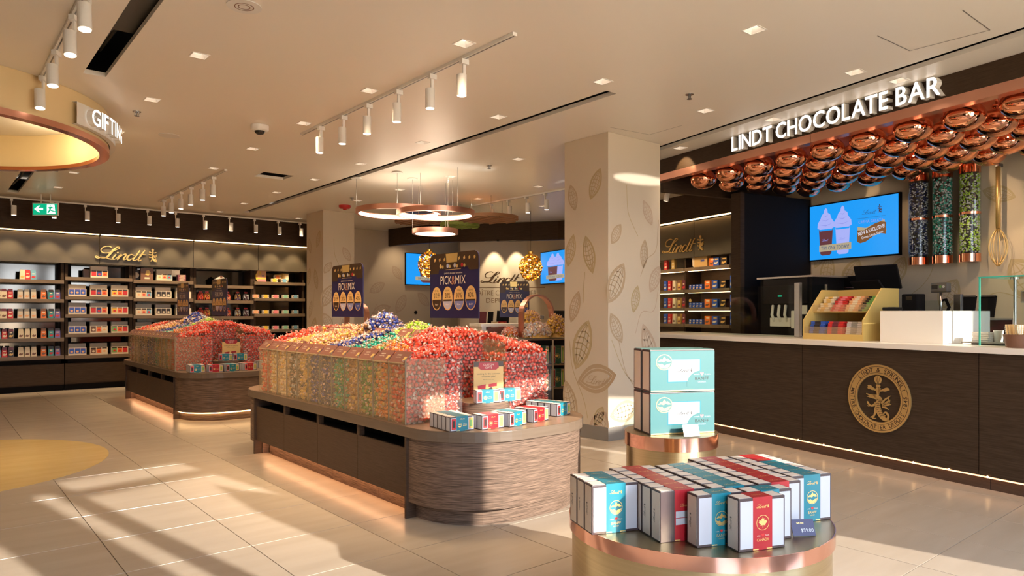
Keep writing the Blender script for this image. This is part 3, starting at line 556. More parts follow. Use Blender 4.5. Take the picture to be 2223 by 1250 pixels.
# tubes of sweets, whisk
def sweets(pts, foils, name, parent=None, core=None, r=.0145, twist=True, seed=0, wrap='wrapper', loc=(0, 0, 0), sub=1, tw=1.0):
    """many wrapped sweets as one mesh: pts (n,3), foils (n) index into list names"""
    g = np.random.default_rng(seed); names = foils[0]; idx = np.array(foils[1])
    bmm = bmesh.new(); bmesh.ops.create_icosphere(bmm, subdivisions=sub, radius=r); V = np.array([v.co[:] for v in bmm.verts]); F = np.array([[v.index for v in f.verts] for f in bmm.faces]); bmm.free(); nb = len(F)
    if twist:
        vs = []; fs = []
        for sgn in (-1, 1):
            k = len(V) + len(vs); vs.append((sgn*r*.85, 0, 0)); 
            for q in range(6): a = q*math.pi/3; rr = r*(.95 if q % 2 else .6); rr *= tw; vs.append((sgn*r*(1.95 if q % 2 else 1.65)*tw, rr*math.cos(a)*1.1, rr*math.sin(a)*.8))
            fs += [(k, k+1+q, k+1+(q+1) % 6) for q in range(6)]
        V = np.vstack([V, vs]); F = np.vstack([F, fs])
    n = len(pts); nv, nf = len(V), len(F)
    q = g.normal(size=(n, 4)); q /= np.linalg.norm(q, axis=1)[:, None]; w, x, y, z = q.T
    Rm = np.stack([1-2*(y*y+z*z), 2*(x*y-z*w), 2*(x*z+y*w), 2*(x*y+z*w), 1-2*(x*x+z*z), 2*(y*z-x*w), 2*(x*z-y*w), 2*(y*z+x*w), 1-2*(x*x+y*y)], 1).reshape(n, 3, 3)
    VV = np.einsum('nij,kj->nki', Rm, V) + np.asarray(pts)[:, None, :]
    FF = (F[None] + (np.arange(n)*nv)[:, None, None]).reshape(-1, 3); mi = np.tile(np.r_[np.zeros(nb, int), np.full(nf-nb, 1)], n)
    fi = np.repeat(idx, nf); mi = np.where(mi == 0, fi + 1, 0); VV = VV.reshape(-1, 3)
    cv, cf, cm = (core.v, core.f, core.ms) if core else ([], [], [])
    tot = len(VV) + len(cv); allv = np.vstack([VV, np.array(cv)]) if cv else VV
    me = D.meshes.new(name); me.vertices.add(tot); me.vertices.foreach_set('co', allv.ravel())
    li = FF.ravel().tolist(); st = list(range(0, len(li), 3)); to = [3]*len(FF); mi = mi.tolist(); sm = [True]*len(FF)
    for f in (cf if cv else []): st.append(len(li)); to.append(len(f)); li += [i + len(VV) for i in f]; mi.append(len(names)+1); sm.append(False)
    me.loops.add(len(li)); me.loops.foreach_set('vertex_index', li); me.polygons.add(len(st)); me.polygons.foreach_set('loop_start', st); me.polygons.foreach_set('loop_total', to)
    me.materials.append(M[wrap])
    for nm in names: me.materials.append(M['foil_'+nm])
    if cm: me.materials.append(M[cm[0]])
    me.polygons.foreach_set('material_index', mi); me.polygons.foreach_set('use_smooth', sm); me.update(calc_edges=True)
    o = D.objects.new(name, me); COL.objects.link(o); o.parent = parent; o.location = loc
    return o
for (yy, nm, desc, f1) in ((2.035, 'navy', 'dark violet', .75), (1.775, 'teal', 'teal', .75), (1.495, 'lime', 'lime green', .75)):
    t = thing('sweet_tube', f'tall clear wall tube of {desc} wrapped sweets with copper end caps', 'display tube', C(2.0, yy, 1.82), RC, 'wall tubes of sweets')
    r = .098
    MB().cyl(r, 0, .085, 'copper', 24).obj('cap', t); MB().cyl(r, .915, 1.0, 'copper', 24).obj('cap', t); MB().cyl(r+.002, .488, .512, 'copper', 24).obj('band', t)
    MB().lathe([(r, .085), (r, .915)], 'glass', 24).obj('tube', t)
    g = np.random.default_rng(int(yy*100)); n = 900; a = g.uniform(R(80), R(300), n); z = g.uniform(.10, .90, n); rr = .083
    P_ = np.stack([rr*np.cos(a), rr*np.sin(a), z], 1)
    core = MB().cyl(.078, .087, .913, 'ink', 12)
    o = sweets(P_, ([nm, 'silver'], (g.random(n) > .55).astype(int)), 'sweet', t, core, r=.0095, twist=False, seed=3); o['kind'] = 'stuff'
t = thing('wall_whisk', 'giant brass whisk hanging on the wall right of the sweet tubes', 'whisk', C(2.05, 1.25, 1.765), RC)
MB().tube([(0, 0, .38), (0, 0, 1.0)], .022, 'gold_sign', 10).obj('handle', t)
MB().box(-.012, .06, -.015, .02, 1.0, 1.03, 'steel_dark').obj('hook', t)
w = MB()
for k in range(5):
    a = math.pi*k/5; P_ = [(.085*math.sin(math.pi*min(1, q*1.0))**.75*math.cos(a)*(1 if sg > 0 else -1), .085*math.sin(math.pi*q)**.75*math.sin(a)*(1 if sg > 0 else -1), 0) for sg, q in ((1, .5),)]
    pts = []
    for i in range(17):
        th = math.pi*(i/16); rr = .082*math.sin(th)**.7 if 0 < i < 16 else .01
        zz = .38*(1-th/math.pi*1.0)
        pts.append((rr*math.cos(a), rr*math.sin(a), .38 - .38*(i/16)))
    w.tube(pts, .0035, 'gold_sign', 5); w.tube([(-x_, -y_, z_) for x_, y_, z_ in pts], .0035, 'gold_sign', 5)
w.obj('wires', t)
# partition at the far end of the bar
pz = struct(MB().box(.93, 2.11, 3.54, 3.66, 0, 2.76, 'black').box(.86, .93, 3.53, 3.68, 0, 2.76, 'wood_dark').obj('wall_partition', None, C(0, 0), RC))
# things on the bar
Z0 = 1.045
gg = thing('sneeze_guard', 'long low clear glass guard standing on the far half of the bar', 'glass guard', C(0, 0, Z0), RC)
MB().box(.40, .408, 2.33, 3.40, 0, .54, 'glass').obj('pane', gg); MB().box(.40, .408, 3.405, 4.5, 0, .54, 'glass').obj('pane', gg)
MB().box(.385, .425, 2.26, 2.325, 0, .56, 'steel').obj('post', gg, bev=.003); MB().box(.43, .80, 2.27, 2.278, 0, .54, 'glass').obj('end_pane', gg); MB().box(.80, .815, 2.262, 2.286, 0, .55, 'steel').obj('end_post', gg)
MB().cyl(.022, 0, .004, 'gold_flat', 16, Matrix.Translation((.398, 3.9, .40)) @ Matrix.Rotation(R(90), 4, 'Y')).obj('oval_badge', gg)
# gelato machine behind the guard
gm = thing('gelato_machine', 'dark soft-serve machine with white taps behind the bar guard', 'machine', C(0, 0, .92), RC)
MB().box(.93, 1.45, 2.55, 3.28, 0, .77, 'black').obj('body', gm, bev=.01); MB().box(.90, 1.47, 2.52, 3.31, .77, .79, 'steel').obj('lid', gm)
MB().box(.915, .929, 2.6, 3.22, .48, .76, 'black_gloss').obj('control_panel', gm)
tp = MB()
for k in range(3): tp.tube([(.85, 3.02-.09*k, .46), (.80, 2.99-.09*k, .35), (.83, 2.98-.09*k, .28)], .016, 'acrylic_white', 8)
tp.obj('tap', gm); MB().box(.82, .93, 2.76, 3.04, .22, .32, 'acrylic_white').box(.84, .93, 2.70, 2.76, .20, .40, 'acrylic_white').obj('tap_block', gm, bev=.008)
MB().box(.905, .914, 2.60, 2.70, .36, .46, 'acrylic_white').obj('notice', gm)
MB().box(.906, .914, 2.95, 3.0, .56, .575, 'exit_green').obj('status_light', gm)
bc = thing('back_cabinet', 'dark low cabinet standing against the bar wall behind the machine', 'cabinet', C(0, 0, 0), RC)
MB().box(1.62, 2.08, -2.5, 3.4, 0, .90, 'wood_dark').obj('body', bc); MB().box(1.58, 2.10, -2.5, 3.45, .90, .94, 'stone_white').obj('top', bc)
ov = thing('dark_oven', 'black steel counter oven beside the soft-serve machine below the wall screen', 'oven', C(0, 0, .94), RC)
MB().box(1.65, 2.05, 2.32, 2.95, 0, .78, 'black').obj('body', ov, bev=.008); MB().box(1.64, 1.65, 2.38, 2.9, .15, .6, 'black_gloss').obj('door', ov); MB().tube([(1.61, 2.42, .64), (1.61, 2.86, .64)], .008, 'steel', 6).obj('handle', ov)
# tills
ti = thing('till_screen', 'black touch-screen till tilted back behind the chocolate bar rack', 'till', C(.98, 1.90, 1.535), RC + R(-12))
Tt = Matrix.Rotation(R(52), 4, 'Y')
MB().box(-.11, .11, -.19, .19, -.012, .012, 'black', Tt).obj('screen_case', ti, bev=.006); MB().add([(-.10, -.175, .0125), (.10, -.175, .0125), (.10, .175, .0125), (-.10, .175, .0125)], [(0, 1, 2, 3)], 'black_gloss', Tt @ Matrix.Rotation(R(180), 4, 'Y') if False else Tt).obj('glass_front', ti)
MB().box(-.02, .1, -.05, .05, -.46, -.02, 'black').obj('stand', ti)
ts = thing('customer_display', 'taller black monitor seen from behind beside the touch-screen till', 'monitor', C(1.15, 1.93, 1.56), RC + R(8))
MB().box(-.012, .012, -.24, .20, -.02, .24, 'black', Matrix.Rotation(R(-24), 4, 'Y')).obj('case', ts, bev=.006); MB().box(0, .05, -.05, .05, -.52, .0, 'black').obj('stand', ts)
# bar rack
rk = thing('bar_rack', 'gold stepped counter rack holding chocolate bars in two tiers', 'display rack', C(.10, 0, Z0), RC)
sp = [(0, 0), (0, .18), (.26, .475), (.50, .475), (.50, 0)]
for yy in (1.335, 1.965): MB().prism([(a, b_) for a, b_ in sp], yy, yy+.012, 'yellow_box', axis='y').obj('side_panel', rk)
MB().box(.0, .012, 1.347, 1.965, 0, .055, 'yellow_box').obj('front_panel', rk); MB().box(.012, .49, 1.347, 1.965, .045, .055, 'yellow_box').obj('shelf', rk); MB().box(.13, .49, 1.347, 1.965, .255, .265, 'yellow_box').obj('shelf', rk); MB().box(.49, .50, 1.347, 1.965, 0, .475, 'yellow_box').obj('back_panel', rk)
MB().box(.12, .13, 1.347, 1.965, .265, .33, 'acrylic').obj('clear_lip', rk); MB().box(.002, .006, 1.347, 1.965, .055, .12, 'acrylic').obj('clear_lip', rk)
def barp(name, label, m, m2, loc, rz, L_=.11, W_=.032, H_=.011, grp=None, tilt=0):
    o = MB().box(-W_/2, W_/2, -L_/2, L_/2, 0, H_, m).box(-W_/2-.0004, W_/2+.0004, -L_*.18, L_*.22, .0005, H_+.0005, m2).obj(name, None, loc, rz); tag(o, label, 'chocolate bar', grp); return o
random.seed(3); protos = {}
def barcopy(key, label, m, m2, loc, rz, **k):
    if key not in protos: protos[key] = barp('chocolate_bar', label, m, m2, loc, rz, **k); return protos[key]
    return dup(protos[key], label, loc, rz)
low = [('navy blue', 'p_blue', 'p_dark', 1.86), ('red', 'p_red', 'p_plum', 1.66), ('white and grey', 'milk_bar', 'p_grey', 1.46)]
for nm, m, m2, yc in low:
    for L_ in range(7):
        for q in (-1, 0, 1):
            barcopy(('l', nm), f'{nm} chocolate bar, {ordn[L_]} layer up, {("front", "middle", "back")[q+1]} stack, lower tier of the gold rack', m, m2, C(.10 + .055 + .005*L_ + .035*(q+1), yc + random.uniform(-.006, .006), Z0 + .0555 + .0165*L_), RC, L_=.16, H_=.015, grp=f'{nm} bars on the lower rack tier')
hi = [('pale gold', 'p_cream', 'p_gold', 1.88), ('scarlet', 'p_red', 'p_pink', 1.73), ('copper and cream', 'p_peach', 'p_cream', 1.58), ('dark green', 'p_dark', 'p_green', 1.42)]
for nm, m, m2, yc in hi:
    for L_ in range(7):
        for q in (0, 1, 2):
            barcopy(('h', nm), f'{nm} chocolate bar, {ordn[L_]} layer up, {("front", "middle", "back")[q]} stack, upper tier of the gold rack', m, m2, C(.10 + .17 + .02*L_ + .035*q, yc + random.uniform(-.01, .01), Z0 + .2655 + .0205*L_), RC + random.uniform(-.12, .12), L_=.125, grp=f'{nm} bars on the upper rack tier', H_=.018)
# white screen box on the counter
wb = thing('screen_box', 'plain white counter screen box right of the gold rack', 'counter box', C(0, 0, Z0), RC)
p0, p1 = C(.14, 1.20), C(.14, .655)
MB().box(.14, .155, .655, 1.20, 0, .268, 'acrylic_white').obj('front_panel', wb, bev=.002)
MB().box(.155, .36, .655, .668, 0, .268, 'acrylic_white').obj('side_panel', wb, bev=.002); MB().box(.363, .80, .655, .668, 0, .268, 'acrylic_white').obj('side_panel', wb, bev=.002)
MB().box(.155, .80, .668, 1.20, .20, .21, 'steel_dark').obj('inner_shelf', wb)
# card reader, printer, scale display, clipboards
cr_ = thing('card_reader', 'small black card reader lying on the white counter box', 'card reader', C(.22, 1.14, Z0+.27), RC + R(20)); MB().box(-.05, .05, -.07, .07, 0, .03, 'black').obj('body', cr_, bev=.008); MB().box(-.03, .01, -.03, .03, .03, .032, 'steel_dark').obj('keypad', cr_)
rp = thing('receipt_printer', 'black receipt printer standing behind the white counter box', 'printer', C(.62, 1.17, 1.255), RC); MB().box(-.07, .07, -.075, .075, 0, .22, 'black').obj('body', rp, bev=.012); MB().box(-.072, -.069, -.03, .03, .16, .2, 'steel_dark').obj('paper_slot', rp)
cs = thing('payment_terminal', 'slim grey payment terminal on a stand next to the receipt printer', 'payment terminal', C(.50, 1.06, 1.255), RC - .3); MB().box(-.015, .015, -.04, .04, .05, .21, 'steel_dark').obj('handset', cs, bev=.005); MB().box(-.05, .05, -.05, .05, 0, .05, 'black').obj('stand', cs)
sd = thing('scale_display', 'grey scale display with two round buttons on a post', 'scale display', C(.92, 1.13, 1.255), RC - R(8))
MB().box(-.03, .03, -.08, .08, .235, .325, 'steel_dark').obj('display_case', sd, bev=.005); MB().box(-.032, -.030, .01, .07, .265, .305, 'black_gloss').obj('readout', sd); MB().tube([(0, 0, 0), (0, 0, .24)], .012, 'steel', 8).obj('post', sd)
MB().cyl(.012, 0, .003, 'p_green', 12, Matrix.Translation((-.031, -.02, .287)) @ Matrix.Rotation(R(-90), 4, 'Y')).obj('button', sd); MB().cyl(.012, 0, .003, 'white', 12, Matrix.Translation((-.031, -.052, .287)) @ Matrix.Rotation(R(-90), 4, 'Y')).obj('button', sd)
cl = thing('cake_cover', 'clear acrylic bin with a black handle behind the white box', 'clear bin', C(.95, 1.28, 1.255), RC)
MB().box(-.1, .1, -.13, .10, 0, .16, 'glass').obj('cover', cl); MB().tube([(0, -.11, .0), (0, -.15, .10), (0, -.12, .17), (0, -.08, .16)], .014, 'black', 8).obj('handle', cl)
for k, (yy, lb) in enumerate(((1.05, 'black clipboard menu leaning behind the white counter box'), (.88, 'second black clipboard menu, nearer the glass cake case'))):
    cb_ = thing('clipboard_menu', lb, 'clipboard', C(1.15, yy, 1.255), RC); MB().box(-.004, .004, -.07, .07, 0, .20, 'black', Matrix.Rotation(R(14), 4, 'Y')).obj('board', cb_); MB().box(-.012, .0, -.06, .06, .19, .205, 'steel_dark', Matrix.Rotation(R(14), 4, 'Y')).obj('clip', cb_)
ib = thing('inner_bench', 'steel work bench along the inside of the bar under the tills', 'bench', C(0, 0), RC); MB().box(.83, 1.3, -2.9, 3.4, .88, .919, 'steel').obj('top', ib); MB().box(.84, 1.28, -2.9, 3.4, 0, .88, 'black').obj('body', ib)
for o_ in (rp, cs, sd, cl): pass
rb_ = thing('riser_shelf', 'steel riser shelf inside the bar carrying the printer and scale', 'shelf', C(0, 0, .92), RC); MB().box(.42+.42, 1.24, .70, 1.5, .315, .33, 'steel').box(.84, .86, .70, 1.5, 0, .315, 'steel').box(1.22, 1.24, .70, 1.5, 0, .315, 'steel').obj('frame', rb_)
cs.location = C(.98, 1.02, 1.255); rp.location = C(.95, 1.42, 1.255); sd.location = C(1.0, 1.19, 1.25); cl.location = C(1.06, 1.30, 1.25)
# glass case, plates, napkins, wafer basket
gc = thing('glass_case', 'clear glass cake case with green edges at the near end of the bar', 'glass case', C(0, 0, Z0), RC)
MB().box(.18, .188, -1.2, .40, 0, .52, 'glass').obj('pane', gc); MB().box(.178, .60, -1.2, .402, .52, .528, 'glass').obj('top_pane', gc)
MB().box(.176, .190, .396, .404, 0, .52, 'glass_edge').box(.172, .182, -1.2, .404, .52, .53, 'glass_edge').box(.182, .60, .398, .406, .52, .53, 'glass_edge').obj('glass_rim', gc)
MB().cyl(.011, 0, .52, 'steel', 12, Matrix.Translation((.42, .27, 0))).cyl(.03, .512, .519, 'steel', 16, Matrix.Translation((.42, .27, 0))).obj('post', gc)
pl_ = thing('serving_tray', 'grey tray holding white napkins and plates beside the glass case', 'tray', C(.40, .42, Z0), RC); MB().box(-.13, .13, -.26, .17, .012, .022, 'skirting').box(-.08, .08, -.2, .12, 0, .012, 'skirting').obj('tray_plate', pl_, bev=.003)
for k, (yy, n_, lb) in enumerate(((.50, 5, 'left stack of beige paper napkins on the grey tray'), (.26, 9, 'tall stack of beige paper napkins on the grey tray'))):
    nb_ = thing('napkin_stack', lb, 'napkins', C(.40, yy, Z0+.0222), RC)
    for q in range(n_): MB().box(-.055, .055, -.045 - .03*(k == 0), .045, q*.0155, q*.0155+.013, 'box_cream').obj('napkin', nb_, (random.uniform(-.004, .004), random.uniform(-.004, .004), 0))
cu_ = thing('cup_stack', 'pale crumpled paper cups between the two napkin stacks', 'paper cups', C(.44, .40, Z0+.0222), RC); MB().cyl(.03, 0, .09, 'white', 14, r2=.036).obj('cup', cu_); MB().cyl(.028, 0, .075, 'white', 14, Matrix.Translation((-.01, .075, 0)), r2=.034).obj('cup', cu_)
wk = thing('wafer_basket', 'dark round basket filled with thin wooden stirrers', 'basket', C(.06, .055, Z0), RC); MB().cyl(.085, 0, .095, 'p_brown', 24, r2=.105).obj('basket', wk)
w = MB()
for k in range(60): a = random.uniform(0, 6.28); r_ = random.uniform(.02, .085); q = random.uniform(-.02, .02); w.box(-.003, .003, -.001, .001, 0, .16, 'amber', Matrix.Translation((r_*math.cos(a), r_*math.sin(a), .01)) @ Matrix.Rotation(a, 4, 'Z') @ Matrix.Rotation(R(9), 4, 'Y'))
o = w.obj('stirrer', wk); o['kind'] = 'stuff'
mk = thing('steel_mixer', 'steel drinks mixer with slim spindles behind the glass cake case', 'mixer', C(1.01, .30, .92), RC)
MB().box(-.16, .16, -.20, .22, 0, .12, 'steel_dark').box(.08, .16, -.18, .20, .12, .46, 'steel').obj('body', mk, bev=.006); MB().tube([(0, .10, .46), (0, .10, .16)], .008, 'steel', 6).obj('spindle', mk); MB().tube([(0, -.06, .46), (0, -.06, .16)], .008, 'steel', 6).obj('spindle', mk); MB().box(-.06, .16, -.18, .20, .46, .56, 'steel').obj('head', mk, bev=.01)
# ------------------------------------------------------------------ pick and mix islands
def hfun(x, y, g):
    ax = abs(x); s = .985 + (.62-min(max(ax, .17), .62))/.45*.14 + .018*math.sin(9*y+3*x) + .012*math.sin(23*y+17*x)
    if ax < .17: s = 1.135 + .02*math.sin(7*y)
    s += .14*math.exp(-(((y-2.02)/.13)**2 + ((x-.02)/.15)**2)) + .10*math.exp(-(((y-1.55)/.14)**2 + ((x-.05)/.13)**2)) + .06*math.exp(-(((y-2.55)/.15)**2 + ((x+.02)/.12)**2))
    if y < 1.05: s = min(s + .02, 1.02 + (y-.6)*.34 + (.09*math.exp(-((x-.02)/.26)**2)))
    return s
BINC = ['red', 'orange', 'green', 'bronze', 'teal', 'blue', 'silver', 'gold', 'peach', 'cream', 'yellow', 'red']
MIX = {'red': ('red', 'red'), 'orange': ('orange', 'orange'), 'green': ('green', 'gold'), 'bronze': ('bronze', 'gold'), 'teal': ('teal', 'teal'), 'blue': ('blue', 'navy'), 'silver': ('blue', 'silver'), 'gold': ('gold', 'bronze'), 'peach': ('peach', 'gold'), 'cream': ('cream', 'peach'), 'yellow': ('cream', 'dark'), 'dark': ('navy', 'silver'), 'lime': ('lime', 'lime')}
SIDEC = ['red', 'orange', 'green', 'bronze', 'teal', 'navy', 'navy', 'gold', 'silver', 'cream', 'cream', 'red']
SIDEM = {'red': ('red', 'peach'), 'orange': ('orange', 'gold'), 'green': ('green', 'gold'), 'bronze': ('bronze', 'gold'), 'teal': ('teal', 'green'), 'cream': ('cream', 'gold'), 'navy': ('navy', 'blue'), 'silver': ('dark', 'silver'), 'gold': ('gold', 'dark')}
NAMES = ['red', 'orange', 'green', 'bronze', 'teal', 'blue', 'navy', 'silver', 'gold', 'peach', 'cream', 'dark', 'lime', 'yellow']
def topcol(x, y):
    if y < .84 or (y < 1.05 and abs(x) < .5 and x > -.45): return 'red'
    b = int(min(max((y-.6)/.212, 0), 11))
    if abs(x) < .16:
        return 'yellow' if y < 1.35 else ('lime' if y < 1.75 else ('silver' if y < 2.3 else ('peach' if y < 2.75 else 'red')))
    if x > 0: return ['red', 'red', 'yellow', 'lime', 'gold', 'teal', 'silver', 'blue', 'peach', 'red', 'red', 'red'][b]
    return BINC[b]
def fcol(key, g, side=False):
    if key == 'yellow' and not side: opts = ('yellow', 'gold') 
    else: opts = SIDEM[key] if side and key in SIDEM else MIX.get(key, (key, key))
    return NAMES.index(opts[0] if g.random() < .68 else opts[1])
SPC = .0325
def plane_pts(a0, a1, b0, b1, g, j=.006):
    out = []; r = 0; b = b0
    while b < b1:
        a = a0 + (SPC/2 if r % 2 else 0)
        while a < a1: out.append((a + g.uniform(-j, j), b + g.uniform(-j, j))); a += SPC
        b += SPC*.87; r += 1
    return out
def heap(which, dy, indiv):
    g = np.random.default_rng(5 if indiv else 9); tp = {}; 
    def put(key, p, col): tp.setdefault(key, []).append((p, col))
    # top surface, two layers
    for lay in (0, 1):
        for x, y in plane_pts(-.56, .57, .62, 3.13, g, .010):
            if y > 1.1 and -.185 < x < -.095 and any(b_ < y < b_+.2 for b_ in (1.12, 1.33, 1.75, 1.96, 2.38, 2.59, 2.80)) and not 1.92 < y < 2.12: continue
            if abs(x) < .2 and y < .88: continue
            if lay and g.random() < .45: continue
            h = hfun(x, y, g) - lay*.022 + g.uniform(-.008, .008); c = topcol(x + g.normal()*.01, y + g.normal()*.012 - (.25*(abs(x)-.6) if .15 < abs(x) and y > 1.1 else 0))
            if y < 1.05 and x < .4 and x > .62: continue
            put('top' if c != 'red' else 'red', (x, y, h), fcol(c, g))
    for y, z in plane_pts(.62, 3.13, .60, .950, g):                     # behind the side panes
        b = int(min(max((y-.6)/.212, 0), 11)); k = SIDEC[b]
        put('side', (-.600 + g.uniform(-.004, .006), y, z), fcol(k, g, True))
        if g.random() < .6: put('side', (.602, y, z), fcol(k, g, True))
    ind = []
    for sx in (-1, 1):
        for x, z in plane_pts(.215, .61, .60, 1.01, g):
            p = (sx*x, .625 + g.uniform(-.006, .006), z)
            (ind if (indiv and sx < 0 or indiv and len(ind) < 300) else []).append(p) if indiv and len(ind) < 300 else put('red', p, 0)
    for x, z in plane_pts(-.2, .21, .60, 1.14, g): put('red', (x, .885, z), 0)
    for y, z in plane_pts(.65, .88, .60, 1.02, g): put('red', (.20, y, z), 0); put('red', (-.20, y, z), 0)
    for x, z in plane_pts(-.6, .61, .60, 1.0, g): put('side', (x, 3.13, z), NAMES.index('red'))
    core = MB().box(-.58, .58, .91, 3.11, .585, .96, 'heap_core').box(-.58, -.22, .65, .91, .585, .97, 'heap_core').box(.22, .58, .65, .91, .585, .97, 'heap_core').box(-.42, .42, 1.0, 3.05, .96, 1.05, 'heap_core')
    at = (2.99, 3.27 + dy, 0); lb = {'top': f'mixed heap of blue, teal, green and gold truffles on top of the {which} island', 'red': f'heap of red wrapped truffles at the near end of the {which} island', 'side': f'wrapped truffles of many colours behind the clear bins of the {which} island'}
    for k, L_ in tp.items():
        o = sweets([p for p, c in L_], (NAMES, [c for p, c in L_]), 'truffle_heap', None, core if k == 'red' else None, r=.0168, tw=.88 if k != 'side' else .75, seed=len(k)+int(dy), loc=at)
        tag(o, lb[k], 'truffles', None, 'stuff')
    if ind:
        pr = sweets([(0, 0, 0)], (['red'], [0]), 'truffle', None, None, r=.0168, seed=2); 
        for i, p in enumerate(ind):
            o = pr if i == 0 else pr.copy()
            if i: COL.objects.link(o)
            o.location = (at[0]+p[0], at[1]+p[1], p[2]); o.rotation_euler = tuple(g.uniform(0, 6.28, 3))
            tag(o, 'red foil truffle in a clear twist wrapper behind the front pane of the front island', 'truffle', 'red truffles behind the front pane of the front island')
def island_body(which, dy):
    t = thing('candy_island', f'{which} pick and mix island of dark wood with rounded ends and lit kick', 'island', (2.99, 3.27+dy, 0))
    A = rounded(-.665, .665, 0, 3.76, .50, 10)
    MB().prism(A, .515, .58, 'wood_band', side='wood_band').obj('top_slab', t, bev=.003)
    ins = lambda d: rounded(-.665+d, .665-d, d, 3.76-d, .50-d, 10)
    top = MB(); top.flat(ins(.004), .5808, 'wood_top'); top.obj('top_veneer', t)
    for y0, y1 in ((0, .545), (3.215, 3.76)):                              # rounded ends
        P = [p for p in rounded(-.645, .645, .02, 3.74, .48, 12)]
        Q = [p for p in P if (p[1] <= y1 if y0 == 0 else p[1] >= y0)]
        if y0 == 0: Q = sorted([p for p in Q], key=lambda p: (-math.atan2(p[1]-.6, p[0]) if False else 0)); 
        R_ = sorted([p for p in P if (p[1] <= .52 if y0 == 0 else p[1] >= 3.24)], key=lambda p: math.atan2(p[1]-1.88, p[0]))
        m = MB(); k = [(R_[0][0], .545 if y0 == 0 else 3.215)] + R_ + [(R_[-1][0], .545 if y0 == 0 else 3.215)]
        m.prism(k, .105, .515, 'wood_front'); m.obj('end_body', t)
        R2 = [(p[0]*.915, (p[1]-1.88)*.975+1.88) for p in k]; MB().prism(R2, 0, .105, 'wood_front').obj('end_kick', t)
        if dy: 
            R3 = [(p[0]*.955, (p[1]-1.88)*.988+1.88) for p in k]; MB().prism(R3, .090, .100, 'led_warm').obj('light_strip', t)
    for sx in (-1, 1):
        X = lambda a, b: (min(sx*a, sx*b), max(sx*a, sx*b))
        for k in range(4):
            y0 = .565 + k*.6605; MB().box(*X(.625, .643), y0+.002, y0+.6585, .125, .435, 'wood_island').obj('door', t)
            if k: MB().box(*X(.60, .640), y0-.02, y0+.02, .435, .515, 'wood_island').obj('bracket', t)
        for y0 in (.545, 3.195): MB().box(*X(.45, .662), y0, y0+.02, 0, .515, 'wood_island').obj('end_post', t)
        for y0, y1 in ((.63, 1.1), (1.104, 1.83), (1.834, 2.55), (2.554, 3.13)): MB().box(*X(.53, .545), y0, y1, 0, .12, 'wood_front').obj('kick_panel', t)
        MB().box(*X(.56, .60), .6, 3.16, .118, .124, 'led_kick').obj('light_strip', t)
    MB().box(-.62, .62, .565, 3.195, .125, .43, 'black').box(-.53, .53, .565, 3.195, 0, .125, 'black').box(-.50, .50, .565, 3.195, .43, .515, 'black').obj('carcass', t)
    return t
